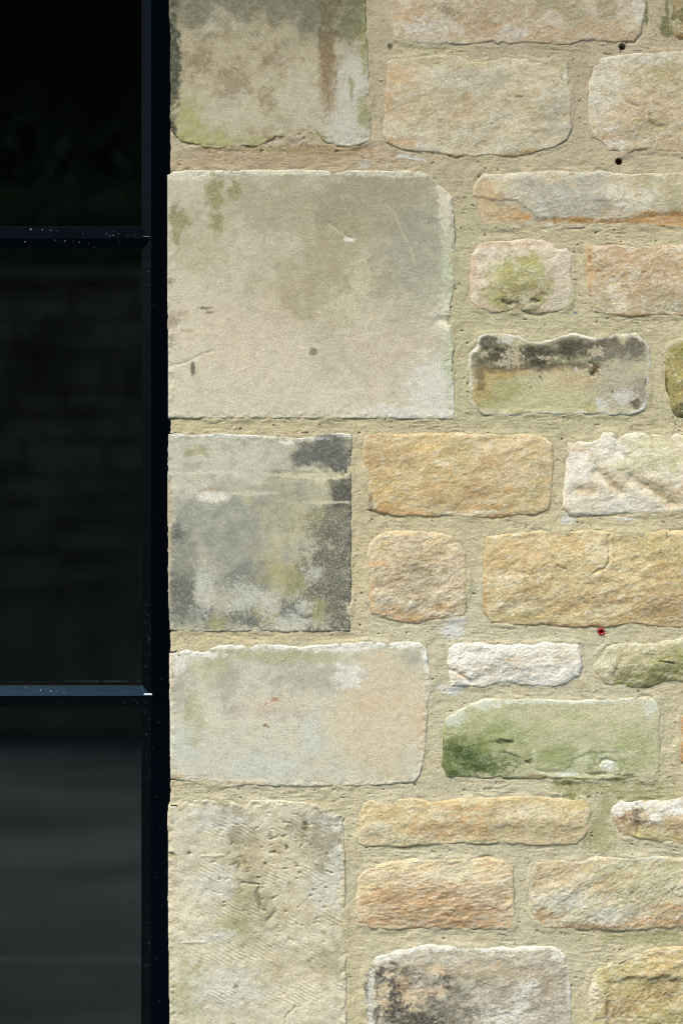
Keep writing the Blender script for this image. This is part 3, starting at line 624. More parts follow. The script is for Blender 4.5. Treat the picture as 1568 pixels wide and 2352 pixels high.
rock('stone', 'F', [(225,1290),(240,1225),(300,1182),(370,1142),(440,1114),(600,1107),(720,1110),(850,1117),(1000,1120),(1200,1112),(1350,1102),(1420,1115),(1440,1200),(1438,1300),(1442,1420),(1435,1520),(1410,1560),(1370,1580),(1300,1560),(1200,1572),(1050,1565),(950,1568),(850,1560),(740,1565),(600,1562),(400,1555),(240,1555),(218,1480),(222,1380)],
     (196, 190, 152), [
    dict(c=(164, 174, 112), s=.7, b=[(600,1280,360,160),(1050,1380,370,150)], sc=50, w=.6),
    dict(c=(196, 188, 156), s=.6, b=[(700,1200,200,60),(1000,1330,220,60),(1350,1180,90,70)], sc=30, w=.7),
    dict(c=(146, 156, 92), s=.6, b=[(420,1350,260,110),(820,1440,150,80),(1200,1450,200,60),(330,1250,90,30)], sc=24, w=.8, sp=.2),
    dict(c=(104, 122, 56), s=.8, b=[(380,1440,260,110,15),(300,1500,160,90)], sc=24, w=.8, sp=.6), dict(c=(84, 104, 40), s=.85, b=[(340,1430,190,60,15),(440,1500,170,34),(250,1490,40,70)], sc=12, w=1.0, sp=.9),
    dict(c=(44, 70, 18), s=.8, b=[(330,1420,80,30,20),(420,1490,70,26),(560,1350,60,14),(270,1530,70,14)], sc=10, w=.9, sp=.4),
    dict(c=(218, 220, 202), s=.8, b=[(290,1210,70,50,-30),(450,1145,90,26),(900,1125,500,16),(1400,1150,50,60)], sc=18, w=.7),
    dict(c=(206, 206, 168), s=.75, b=[(1140,1480,70,50),(1000,1450,50,50),(910,1530,90,24),(1180,1420,110,26),(730,1440,12,60),(820,1530,60,16)], sc=12, w=.9, sp=.2),
    dict(c=(226, 228, 216), s=.95, b=[(1148,1485,34,22),(920,1535,60,10)], sc=9, w=.45),
    dict(c=(150, 128, 62), s=.7, b=[(740,1545,60,14),(950,1560,40,8),(1200,1560,60,8)], sc=10, w=.8),
    dict(c=(58, 70, 34), s=.8, b=[(700,1465,26,10),(560,1352,34,8),(1250,1540,60,8),(1080,1530,60,9),(600,1420,50,8,20)], sc=8, w=.9, sp=.5)],
    'rock', wall, calm=.3, label='long green algae-covered stone, darkest green in its lower left corner', bulge=.003, rnd=9, rough=.42, cavity=((130, 140, 84), .25), peak=((208, 210, 180), .25),
    feats=[('step', [(720,1390),(735,1390),(740,1500),(900,1515),(950,1440),(1060,1400),(1200,1410),(1250,1480),(1230,1540),(1000,1555),(725,1530)], .0012, 6),
           ('cut', [(1100,1480),(1110,1460),(1150,1450),(1190,1470),(1195,1500)], 8, .002), ('cut', [(540,1345),(600,1358)], 7, .002), ('cut', [(690,1470),(720,1455)], 8, .002)])

rock('stone', 'F', [(1568,1170),(1545,1230),(1552,1320),(1535,1400),(1545,1450),(1568,1480),(1800,1480),(1820,1150),(1700,1140)],
     (204, 160, 106), [dict(c=(190, 120, 60), s=.7, b=[(1550,1400,40,60),(1555,1250,20,50)], sc=14, w=.7)],
    'rock', wall, 'sliver of an orange stone at the right edge beside the green stone')

rock('stone', 'H', [(-224,342),(-254,400),(-254,500),(-244,560),(-204,573),(-50,578),(60,575),(180,568),(300,560),(400,565),(480,562),(560,552),(610,562),(680,570),(800,570),(970,565),(1010,530),(1045,480),(1042,430),(1055,380),(1040,340),(1010,307),(950,312),(900,300),(760,295),(620,290),(480,295),(330,300),(250,312),(150,325),(100,308),(0,307),(-100,315),(-190,312)],
     (212, 190, 144), [
    dict(c=(220, 204, 162), s=.7, sc=24, lo=.4, hi=.7, an=1.8, rot=-14),
    dict(c=(216, 180, 108), s=.7, b=[(-100,380,120,60),(250,330,250,24),(950,340,80,30),(700,310,200,16),(30,480,90,50)], sc=20, w=.8),
    dict(c=(206, 146, 92), s=.65, b=[(360,360,180,20),(400,460,90,60),(200,470,120,50),(300,420,60,30)], sc=12, w=1.0, an=2, rot=-14),
    dict(c=(180, 162, 116), s=.6, b=[(760,470,220,60),(-50,520,120,30),(520,400,60,50)], sc=24, w=.8),
    dict(c=(228, 216, 184), s=.6, b=[(240,420,60,30),(-120,480,90,50),(60,520,80,20),(700,380,160,30)], sc=12, w=.9)],
    'rock', wall, 'long slim yellow-tan stone below the green stone', bulge=.005, rnd=10, rough=.85)

rock('stone', 'H', [(1158,380),(1175,347),(1210,316),(1300,320),(1360,318),(1440,312),(1520,302),(1568,290),(1850,300),(1860,560),(1700,570),(1568,565),(1480,556),(1380,545),(1300,526),(1225,520),(1205,490),(1180,440)],
     (206, 184, 148), [
    dict(c=(188, 150, 106), s=.75, b=[(1230,440,80,60),(1500,440,120,40),(1400,520,200,20)], sc=16, w=.8),
    dict(c=(196, 180, 110), s=.7, b=[(1380,500,110,40),(1500,530,90,20)], sc=16, w=.8),
    dict(c=(234, 230, 222), s=.95, b=[(1500,350,150,46),(1250,338,110,30),(1185,370,40,40),(1410,410,40,30)], sc=16, w=.6),
    dict(c=(92, 84, 74), s=.8, b=[(1300,400,36,40),(1320,430,26,18),(1230,420,30,12)], sc=9, w=.9, sp=.5)],
    'rock', wall, 'slim stone at the right edge with a white upper half and brown foot', bulge=.007, rnd=13, rough=1.0,
    feats=[('cut', [(1310,340),(1320,400),(1310,500)], 10, .003)])

rock('stone', 'H', [(-250,745),(-204,692),(-104,662),(46,644),(200,640),(350,637),(480,637),(560,647),(600,678),(618,700),(618,800),(625,900),(630,1010),(592,1040),(500,1050),(400,1037),(330,1045),(250,1040),(150,1032),(50,1037),(-80,1045),(-180,1038),(-205,1010),(-255,1000),(-260,860)],
     (212, 188, 152), [
    dict(c=(224, 208, 178), s=.75, sc=16, lo=.4, hi=.7, an=2.4, rot=-12),
    dict(c=(224, 202, 154), s=.6, b=[(-190,780,80,90),(200,680,400,50),(600,850,20,200)], sc=24, w=.7),
    dict(c=(204, 142, 88), s=.75, b=[(150,900,330,100),(-60,870,130,60),(300,1000,250,40),(-150,1000,110,30)], sc=13, w=1.0, an=2.4, rot=-12),
    dict(c=(168, 122, 84), s=.6, b=[(-50,820,100,40),(420,950,130,50),(180,820,120,30),(0,980,130,24)], sc=10, w=1.1, an=2.4, rot=-12, sp=.3),
    dict(c=(190, 188, 160), s=.5, b=[(250,720,110,50),(330,680,60,30)], sc=16, w=.8)],
    'rock', wall, 'rough peach stone with rusty orange lower half below the slim yellow stone', bulge=.006, rnd=10, rough=1.25, cavity=((178, 124, 76), .45), grainrot=-10, grainan=2.8)

rock('stone', 'H', [(700,800),(720,720),(740,667),(830,652),(1000,648),(1060,632),(1200,634),(1400,630),(1568,633),(1900,635),(1920,850),(1900,1040),(1568,1038),(1400,1042),(1200,1050),(1050,1045),(900,1038),(780,1040),(740,1000),(705,930)],
     (202, 190, 156), [
    dict(c=(216, 206, 180), s=.75, sc=16, lo=.4, hi=.7, an=2, rot=-28),
    dict(c=(168, 170, 128), s=.6, b=[(1350,780,220,120),(1200,720,120,60),(1500,700,90,60)], sc=24, w=.8, sp=.2),
    dict(c=(196, 164, 112), s=.6, b=[(900,700,160,50),(800,780,90,60),(1150,780,130,40,-20),(1480,940,120,60)], sc=14, w=1.0, an=2, rot=-25),
    dict(c=(208, 146, 92), s=.7, b=[(1060,1025,220,16),(1400,1000,200,30),(780,960,60,30),(1500,910,80,20)], sc=10, w=.9),
    dict(c=(212, 216, 206), s=.5, b=[(900,870,160,60),(1150,950,130,50),(1330,640,150,12)], sc=14, w=.9)],
    'rock', wall, 'grey-green tinged rough stone in the right of the peach stone', bulge=.006, rnd=10, rough=1.2, grainrot=-24)

rock('stone', 'H', [(-218,1280),(-190,1222),(-150,1190),(-50,1157),(60,1127),(200,1120),(330,1132),(450,1137),(600,1132),(750,1132),(860,1137),(905,1172),(925,1240),(935,1320),(945,1450),(945,1568),(940,1860),(-100,1860),(-180,1750),(-205,1568),(-225,1450),(-222,1350)],
     (188, 180, 162), [
    dict(c=(200, 192, 174), s=.6, sc=18, lo=.42, hi=.7),
    dict(c=(158, 152, 138), s=.7, b=[(600,1330,330,140),(300,1560,300,100),(750,1250,150,60)], sc=26, w=.8, sp=.3),
    dict(c=(184, 158, 122), s=.45, b=[(380,1280,150,60),(760,1330,130,80),(550,1280,100,60),(120,1250,130,30)], sc=12, w=1.0, sp=.3),
    dict(c=(58, 57, 58), s=.97, b=[(-100,1350,130,120),(60,1530,200,62),(230,1320,30,90),(-160,1480,40,120),(-30,1460,110,60)], sc=18, w=.7, sp=.2, hard=True),
    dict(c=(92, 88, 84), s=.7, b=[(180,1400,170,130),(300,1500,200,60),(0,1290,120,50)], sc=16, w=.9, sp=.5),
    dict(c=(214, 190, 154), s=.9, b=[(60,1410,70,50),(-100,1370,36,40),(200,1260,50,26),(210,1380,26,36),(-110,1450,50,24),(-80,1290,30,16),(60,1480,26,20),(-160,1395,16,30)], sc=9, w=1.0, sp=.35, sps=4),
    dict(c=(206, 160, 116), s=.7, b=[(0,1340,40,40),(150,1390,26,20),(520,1240,20,20)], sc=8, w=.9, sp=.3),
    dict(c=(222, 220, 208), s=.8, b=[(560,1530,130,50),(700,1360,60,50),(-180,1400,20,250),(660,1450,40,60)], sc=12, w=.9, sp=.3),
    dict(c=(234, 230, 218), s=.9, b=[(-80,1185,130,24,-18),(150,1140,160,22),(550,1145,330,16),(880,1170,50,40),(930,1350,14,160)], sc=14, w=.6)],
    'rock', wall, 'grey stone with a black crusted left end and white top rim, bottom of the picture', bulge=.005, rnd=11, rough=.9, cavity=((120, 104, 84), .25))

rock('stone', 'H', [(1050,1282),(1090,1252),(1160,1222),(1230,1190),(1320,1152),(1420,1137),(1568,1132),(1850,1140),(1900,1400),(1880,1860),(1100,1860),(1050,1600),(1035,1500),(1030,1380)],
     (200, 182, 132), [
    dict(c=(212, 196, 150), s=.7, sc=18, lo=.42, hi=.7, an=1.8, rot=-20),
    dict(c=(202, 160, 84), s=.7, b=[(1430,1250,110,60,-20),(1350,1430,160,90),(1500,1180,90,30)], sc=18, w=.9),
    dict(c=(166, 156, 86), s=.6, b=[(1200,1280,130,80),(1450,1500,130,80),(1300,1350,110,60)], sc=18, w=.9),
    dict(c=(150, 116, 66), s=.65, b=[(1450,1370,100,60),(1180,1480,110,50),(1420,1290,90,9)], sc=12, w=1.0, sp=.3),
    dict(c=(222, 214, 184), s=.75, b=[(1230,1200,140,24,-18),(1060,1400,40,170),(1480,1160,60,12)], sc=16, w=.7)],
    'rock', wall, 'mustard stone in the bottom right corner with a cracked upper lip', bulge=.008, rnd=14, rough=1.3,
    feats=[('step', [(1130,1330),(1300,1290),(1400,1300),(1450,1280),(1500,1285),(1510,1310),(1700,1300),(1700,1900),(1130,1900)], .004, 10)])
NVIS = len(allpoly)

# ---- the wall goes on beyond the picture: plainer stones, same courses
random.seed(5)
PAL = [(206, 186, 146), (212, 198, 168), (198, 180, 138), (190, 178, 146), (214, 190, 150), (186, 180, 140), (204, 176, 128)]
def plain(x0, y0, x1, y1, corner=False):
    j = lambda a: random.uniform(-a, a)
    P = []
    for fx in (0, .33, .66, 1): P.append((x0 + (x1 - x0) * fx + j(6), y0 + j(7)))
    P.append((x1 + j(7), (y0 + y1) / 2))
    for fx in (1, .66, .33, 0): P.append((x0 + (x1 - x0) * fx + j(6), y1 + j(7)))
    P.append((x0 + j(7), (y0 + y1) / 2))
    if corner == 1: P = [(387, y0), ((387 + x1) / 2, y0 + j(4)), (x1, y0 + j(4)), (x1 + j(4), (y0 + y1) / 2), (x1, y1 + j(4)), ((387 + x1) / 2, y1 + j(4)), (387, y1)]
    if corner == -1: P = [(x0, y0), (-1500, y0), (-1500, y1), (x0, y1), (x0 + j(5), (y0 + y1) / 2)]
    rock('corner_stone' if corner else 'stone', 'I', P, random.choice(PAL),
         [dict(c=random.choice(PAL), s=.7, sc=40, lo=.4, hi=.7), dict(c=(180, 140, 92), s=.4, sc=24, lo=.55, hi=.8)],
         'smooth' if corner else 'rock', wall, None, step=7.0, reveal=(corner == 1))
def course(x, xe, y0, y1):
    while x < xe:
        wd = random.uniform(190, 480)
        if x + wd > xe - 120: wd = xe - x
        plain(x, y0, x + wd, y1); x += wd + 36
for (x, y0, y1) in ((1815, -90, 88), (1850, 122, 357), (1735, 393, 525), (1725, 560, 728), (1740, 772, 960), (1725, 995, 1185), (1740, 1218, 1440), (1710, 1470, 1580), (1700, 1622, 1795), (1712, 1832, 1942), (1740, 1968, 2140), (1730, 2180, 2460)):
    course(x, 2560, y0, y1)
rows_top = [(-330, -130), (-560, -366), (-780, -596), (-960, -816)]
for i, (a, b) in enumerate(rows_top):
    x = 890 if i % 2 == 0 else 1040
    if i != 0: plain(388, a, x - 36, b, corner=1)
    else: plain(388, -330, x - 36, -246, corner=1)
    course(x, 2560, a, b)
rows_bot = [(2510, 2700), (2736, 2960), (2996, 3160), (3196, 3375)]
for i, (a, b) in enumerate(rows_bot):
    x = 840 if i % 2 == 0 else 1010
    plain(388, a, x - 36, b, corner=1); course(x, 2560, a, b)
y = -960; i = 0
while y < 3375:
    h = min(random.uniform(170, 260), 3375 - y)
    if 3375 - y - h < 90: h = 3375 - y
    plain(-1980 if i % 2 else -1880, y, -1500, y + h, corner=-1); course(-2700, (-1980 if i % 2 else -1880) - 36, y, y + h)
    y += h + 36; i += 1

# ---- mortar: one skin for the pointing, seen in every joint
HOLES = [(cv('B', (1226, 263)), 6.6), (cv('B', (1207, 906)), 7.0), (cv('F', (1108, 738)), 7.0)]
def mortar(name, x0, x1, y0, y1, step, edge=None, label=None, edge_side=1):
    gx = np.arange(x0, x1 + step, step); gy = np.arange(y0, y1 + step, step)
    X, Y = np.meshgrid(gx, gy)
    U = np.full(X.shape, -60.0)
    for P in allpoly:
        a = np.array(P); mnx, mny = a.min(0) - 60; mxx, mxy = a.max(0) + 60
        i0, i1 = np.searchsorted(gx, [mnx, mxx]); j0, j1 = np.searchsorted(gy, [mny, mxy])
        if i1 <= i0 or j1 <= j0: continue
        sl = (slice(j0, j1), slice(i0, i1))
        U[sl] = np.maximum(U[sl], sdf(X[sl], Y[sl], P))
    gyv, gxv = np.gradient(U)
    hz = np.abs(gyv) / (np.abs(gyv) + np.abs(gxv) + 1e-6)
    k = max(1, int(14 / step))
    def box(a, k):
        for ax in (0, 1):
            c = np.cumsum(np.concatenate([np.repeat(np.take(a, [0], ax), k + 1, ax), a, np.repeat(np.take(a, [-1], ax), k, ax)], ax), ax)
            n = a.shape[ax]
            a = (np.take(c, range(2 * k + 1, 2 * k + 1 + n), ax) - np.take(c, range(0, n), ax)) / (2 * k + 1)
        return a
    hz = box(hz, k)
    rowm = ss(-.25, .35, fbm(X, Y, 120, 2, 901)) * hz
    flow = Y + 6 * fbm(X, Y, 110, 2, 902)
    br = fbm(X, flow, 5.5, 4, 903, .62, 6.0)
    tear = fbm(X, flow, 8, 3, 904, .6, 3.0)
    H = 0.0011 + 0.0014 * fbm(X, Y, 90, 3, 905) + 0.0009 * fbm(X, Y, 22, 3, 906)
    H += (0.0008 * br + 0.0006 * tear) * (0.25 + rowm * .9)
    H += 0.0005 * fbm(X, Y, 5, 3, 907, .7)
    voids = ss(.52, .8, fbm(X, Y, 9, 2, 908, .5, 1.5)) * ss(-.3, .3, fbm(X, Y, 70, 2, 909))
    H -= 0.0028 * voids
    peb = ss(.55, .95, fbm(X, Y, 10, 2, 910, .5, 1.4)); H += 0.0011 * peb
    # trowelled slightly hollow, drawn down against some of the stones
    H -= 0.0013 * ss(-9, -1, U) * ss(0, .5, fbm(X, Y, 60, 2, 911))
    H += 0.0017 * ss(-12, -1, U) * ss(-.3, .4, fbm(X, Y, 80, 2, 912))
    for (hx, hy), r in HOLES:
        dd = np.sqrt((X - hx) ** 2 + (Y - hy) ** 2)
        H = np.where(dd < r + step, H - 0.035 * ss(r + .9, r - .9, dd), H)
    C = np.ones(X.shape + (3,)) * alb((197, 184, 146))
    t = 'I'
    C = layer(C, X, Y, t, 921, (186, 166, 142), s=.7, b=[(700,370,600,110),(1330,180,260,330),(1400,60,300,200),(860,150,60,300)], sc=90, w=.6)
    C = layer(C, X, Y, t, 922, (182, 175, 138), s=.55, b=[(1080,600,100,260),(1200,960,400,60),(1065,860,60,160),(1200,740,300,60)], sc=60, w=.6)
    C = layer(C, X, Y, t, 923, (196, 178, 140), s=.5, b=[(600,980,350,30),(820,1250,50,260)], sc=60, w=.6)
    C = layer(C, X, Y, t, 924, (196, 190, 164), s=.6, b=[(1100,1500,500,200),(1200,1900,500,400),(620,1820,300,30)], sc=90, w=.6)
    C = layer(C, X, Y, t, 925, (148, 148, 78), s=.6, b=[(1330,1810,60,26),(1480,1990,100,20),(1460,1830,120,40),(1375,1910,40,70),(1480,2150,120,20),(640,345,60,10)], sc=26, w=.8)
    C = layer(C, X, Y, 'H', 926, (88, 100, 36), s=.75, b=[(910,215,60,24),(1000,190,70,14),(930,290,40,12),(1180,205,60,10)], sc=12, w=.9, sp=.3)
    C = layer(C, X, Y, 'B', 927, (96, 104, 44), s=.8, b=[(1470,150,36,60),(1476,60,10,120),(1358,80,10,60)], sc=14, w=.7)
    C = layer(C, X, Y, 'A', 928, (46, 60, 24), s=.9, b=[(1332,258,15,14)], sc=8, w=.5)
    C = layer(C, X, Y, 'A', 929, (150, 104, 50), s=.6, b=[(960,840,260,30),(1130,830,80,20),(350,836,160,10),(520,840,200,8)], sc=16, w=.8)
    C = layer(C, X, Y, 'F', 930, (214, 214, 208), s=.85, b=[(280,725,80,50,-20),(920,110,40,30),(270,1060,60,26),(1240,105,60,10)], sc=14, w=.7)
    C = layer(C, X, Y, 'B', 931, (210, 212, 212), s=.8, b=[(40,880,70,16,10),(-210,915,40,20)], sc=12, w=.7)
    C = layer(C, X, Y, 'D', 932, (96, 116, 150), s=.8, b=[(965,410,14,9)], sc=7, w=.4)
    C = layer(C, X, Y, 'B', 933, (120, 60, 56), s=.8, b=[(1140,300,26,6,10)], sc=7, w=.6)
    C = layer(C, X, Y, 'E', 934, (206, 184, 140), s=.5, b=[(1160,500,40,300),(600,770,500,26)], sc=30, w=.7)
    C = layer(C, X, Y, t, 935, (164, 138, 100), s=.4, sc=16, lo=.55, hi=.85, an=2.5)
    C = layer(C, X, Y, t, 936, (214, 204, 176), s=.4, sc=10, lo=.6, hi=.85, an=2.5)
    C = layer(C, X, Y, t, 937, (172, 142, 106), s=.5, b=[(640,370,300,26)], sc=12, w=.9, an=2)
    m = (.36 * ss(.15, -.5, br) * (.3 + .7 * rowm))[..., None]; C = C * (1 - m) + alb((158, 132, 92)) * m
    m = (.28 * ss(.2, .6, br) * (.3 + .7 * rowm))[..., None]; C = C * (1 - m) + alb((214, 202, 170)) * m
    m = (.75 * voids * ss(.2, .7, fbm(X, Y, 30, 2, 940) + .35))[..., None]; C = C * (1 - m) + alb((84, 66, 46)) * m
    m = (.5 * peb * ss(0, .4, fbm(X, Y, 26, 2, 941)))[..., None]; C = C * (1 - m) + alb((220, 214, 194)) * m
    spk = fbm(X, Y, 5.5, 2, 942); C[spk > .93] *= .45; C[spk < -.98] = C[spk < -.98] * .5 + .5 * alb((226, 222, 208))
    g = np.random.RandomState(99).normal(0, 1, X.shape)
    C *= (1 + .08 * g + .09 * fbm(X, Y, 4, 2, 960, .6, 1.6))[..., None]
    C *= (1 + .06 * fbm(X, Y, 140, 3, 961))[..., None]
    ev = np.ones(X.shape, bool)
    if edge is not None:
        de = (X - edge - 2.0 * fbm(X, Y, 24, 4, 950, .6)) * edge_side
        H -= .004 * (1 - np.sqrt(np.clip(1 - (1 - np.clip(de / 6, 0, 1)) ** 2, 0, 1)))
        H = np.where(de < 0, H - .14 * np.clip(-de / max(2., step), 0, 1), H)
        ev = de > -2 * step - 1
    if edge is not None and edge_side > 0: H = np.where((X < 408) & (U > -1.0), H - .014, H)
    kv = (U < 9 + step) & ev
    keep = kv[:-1, :-1] & kv[1:, :-1] & kv[1:, 1:] & kv[:-1, 1:]
    o = grid_mesh(name, X, Y, H, keep, np.clip(C, .004, .85), M_MORTAR, wall, (x0 + x1) / 2, (y0 + y1) / 2)
    if label: o['label'] = label
    return o
mortar('mortar', 384, 1620, -60, 2412, STEP, edge=391, label='sandy lime mortar brushed into the joints')
mortar('mortar', 1620, 2590, -60, 2412, 6.0)
mortar('mortar', 384, 2590, -996, -60, 6.0, edge=391)
mortar('mortar', 384, 2590, 2412, 3392, 6.0, edge=391)
mortar('mortar', -2740, -1496, -996, 3392, 8.0, edge=-1504, edge_side=-1)

# ------------------------------------------------------------------ the window
def paint_mat():
    m, N, L, B = new_mat('dark_blue_powder_coat')
    geo = N.new('ShaderNodeNewGeometry')
    n = N.new('ShaderNodeTexNoise'); n.inputs['Scale'].default_value = 38; n.inputs['Detail'].default_value = 6
    mp = N.new('ShaderNodeMapping'); mp.inputs['Scale'].default_value = (.4, 1, 1.0)
    L.new(geo.outputs['Position'], mp.inputs[0]); L.new(mp.outputs[0], n.inputs['Vector'])
    r = N.new('ShaderNodeMapRange'); r.inputs['To Min'].default_value = .14; r.inputs['To Max'].default_value = .26
    L.new(n.outputs[0], r.inputs['Value']); L.new(r.outputs[0], B.inputs['Roughness'])
    B.inputs['Base Color'].default_value = (.0006, .0012, .0022, 1); B.inputs['Specular IOR Level'].default_value = .26; B.inputs['Specular Tint'].default_value = (.04, .18, .36, 1)
    n2 = N.new('ShaderNodeTexNoise'); n2.inputs['Scale'].default_value = 900
    bp = N.new('ShaderNodeBump'); bp.inputs['Strength'].default_value = .12; bp.inputs['Distance'].default_value = .0005
    L.new(geo.outputs['Position'], n2.inputs['Vector']); L.new(n2.outputs[0], bp.inputs['Height']); L.new(bp.outputs[0], B.inputs['Normal'])
    return m
M_PAINT = paint_mat()
mg, N, L, B = new_mat('black_rubber'); B.inputs['Base Color'].default_value = (.001, .001, .001, 1); B.inputs['Roughness'].default_value = .6; B.inputs['Specular IOR Level'].default_value = .08
M_GASKET = mg
def glass_mat():
    m, N, L, B = new_mat('dusty_window_glass')
    B.inputs['Transmission Weight'].default_value = 1; B.inputs['Roughness'].default_value = 0; B.inputs['IOR'].default_value = 1.5
    B.inputs['Base Color'].default_value = (.75, .85, .82, 1)
    geo = N.new('ShaderNodeNewGeometry')
    # dust specks and faint run marks
    v = N.new('ShaderNodeTexVoronoi'); v.inputs['Scale'].default_value = 34
    L.new(geo.outputs['Position'], v.inputs['Vector'])
    n = N.new('ShaderNodeTexNoise'); n.inputs['Scale'].default_value = 7; n.inputs['Detail'].default_value = 3
    L.new(geo.outputs['Position'], n.inputs['Vector'])
    th = N.new('ShaderNodeMapRange'); th.inputs['From Min'].default_value = .48; th.inputs['From Max'].default_value = .72
    th.inputs['To Min'].default_value = 0; th.inputs['To Max'].default_value = .05; L.new(n.outputs[0], th.inputs['Value'])
    lt = N.new('ShaderNodeMath'); lt.operation = 'LESS_THAN'; L.new(v.outputs['Distance'], lt.inputs[0]); L.new(th.outputs[0], lt.inputs[1])
    mp = N.new('ShaderNodeMapping'); mp.inputs['Scale'].default_value = (160, 1, 3.0); L.new(geo.outputs['Position'], mp.inputs[0])
    ns = N.new('ShaderNodeTexNoise'); ns.inputs['Scale'].default_value = 1; ns.inputs['Detail'].default_value = 3; L.new(mp.outputs[0], ns.inputs['Vector'])
    st = N.new('ShaderNodeMapRange'); st.inputs['From Min'].default_value = .62; st.inputs['From Max'].default_value = .8; st.inputs['To Max'].default_value = .005
    L.new(ns.outputs[0], st.inputs['Value'])
    mx = N.new('ShaderNodeMath'); mx.operation = 'MULTIPLY_ADD'; mx.inputs[1].default_value = .22; L.new(lt.outputs[0], mx.inputs[0]); L.new(st.outputs[0], mx.inputs[2])
    d = N.new('ShaderNodeBsdfDiffuse'); d.inputs[0].default_value = (.5, .55, .55, 1)
    mix = N.new('ShaderNodeMixShader'); out = N['Material Output']
    L.new(mx.outputs[0], mix.inputs[0]); L.new(B.outputs[0], mix.inputs[1]); L.new(d.outputs[0], mix.inputs[2]); L.new(mix.outputs[0], out.inputs[0])
    return m
M_GLASS = glass_mat()
md, N, L, B = new_mat('rainwater'); B.inputs['Base Color'].default_value = (.08, .1, .12, 1); B.inputs['Roughness'].default_value = .15; B.inputs['Alpha'].default_value = 1
M_DROP = md
M_FILM, N, L, B = new_mat('water_film'); B.inputs['Base Color'].default_value = (.03, .05, .06, 1); B.inputs['Roughness'].default_value = .1
ms, N, L, B = new_mat('white_sealant'); B.inputs['Base Color'].default_value = (.45, .52, .58, 1); B.inputs['Roughness'].default_value = .5
M_SEAL = ms

Y0, Y1, Y2 = 0.095, 0.1075, 0.1105       # frame face, foot of the bevel, glass face
def PX(u, y): return (u - 784) * S * (CAM + y) / CAM
def PZ(v, y): return (1176 - v) * S * (CAM + y) / CAM
win = thing('steel_window', 'tall black steel framed window with dark reflective panes, set back left of the stone wall', 'window', (PX(-560, 0), Y0, (1176 - 3375) * S))
wl = win.location
def wpart(mb, name, mat, parent, label=None, smooth=False):
    """children carry coordinates relative to their parent's own place"""
    off = wl if parent is win else Vector((0, 0, 0))
    mb.v = [tuple(Vector(p) - wl) for p in mb.v]
    o = mb.build(name, mat, parent, smooth)
    if label: o['label'] = label
    return o
colx = [(-15, 327, -36, 347), (-395, -55, -416, -34), (-775, -435, -796, -414), (-1155, -815, -1176, -794), (-1480, -1195, -1497, -1174)]
rowz = [(-880, -520, -900, -500), (-478, 523, -498, 547.5), (571.5, 1574, 549.5, 1598), (1621.5, 2650, 1600, 2674), (2698, 3330, 2676, 3352)]
def bevel(mb, c, r, side, thick=.05):
    """one mitred side of the bevelled surround of pane (c, r)"""
    xi0, xi1, xo0, xo1 = colx[c]; zi0, zi1, zo0, zo1 = rowz[r]
    I = [(PX(xi0, Y1), Y1, PZ(zi0, Y1)), (PX(xi1, Y1), Y1, PZ(zi0, Y1)), (PX(xi1, Y1), Y1, PZ(zi1, Y1)), (PX(xi0, Y1), Y1, PZ(zi1, Y1))]
    O = [(PX(xo0, Y0), Y0, PZ(zo0, Y0)), (PX(xo1, Y0), Y0, PZ(zo0, Y0)), (PX(xo1, Y0), Y0, PZ(zo1, Y0)), (PX(xo0, Y0), Y0, PZ(zo1, Y0))]
    k = {'top': (0, 1), 'right': (1, 2), 'bottom': (2, 3), 'left': (3, 0)}[side]
    a, b = k
    mb.face(O[a], O[b], I[b], I[a])
    Ib = [(p[0], Y1 + .02, p[2]) for p in I]
    mb.face(I[a], I[b], Ib[b], Ib[a])
TZ0, TZ1 = -960, 3375
# jamb beside the stone: broad flat face, its bevels, and the frame's depth behind
XR = (389 - 784) * S
jm = MB()
jm.face((PX(347, Y0), Y0, PZ(TZ1, 0)), (XR, Y0, PZ(TZ1, 0)), (XR, Y0, PZ(TZ0, 0)), (PX(347, Y0), Y0, PZ(TZ0, 0)))
for r in range(5): bevel(jm, 0, r, 'right')
jm.box(PX(350, Y0), XR, Y0 + .012, Y0 + .06, PZ(TZ1, 0), PZ(TZ0, 0))
wpart(jm, 'jamb', M_PAINT, win, 'broad black jamb beaded with tiny raindrops')
# mullions between the columns of panes
for c in range(5):
    m = MB()
    x1 = colx[c][2]; x0 = colx[c + 1][3] if c < 4 else -1500
    m.face((PX(x0, Y0), Y0, PZ(TZ1, 0)), (PX(x1, Y0), Y0, PZ(TZ1, 0)), (PX(x1, Y0), Y0, PZ(TZ0, 0)), (PX(x0, Y0), Y0, PZ(TZ0, 0)))
    for r in range(5):
        bevel(m, c, r, 'left')
        if c < 4: bevel(m, c + 1, r, 'right')
    m.box(PX(x0 - (3 if c < 4 else 0), Y0), PX(x1 + 3, Y0), Y0 + .016, Y0 + .06, PZ(TZ1, 0), PZ(TZ0, 0))
    wpart(m, 'mullion' if c < 4 else 'jamb', M_PAINT, win)
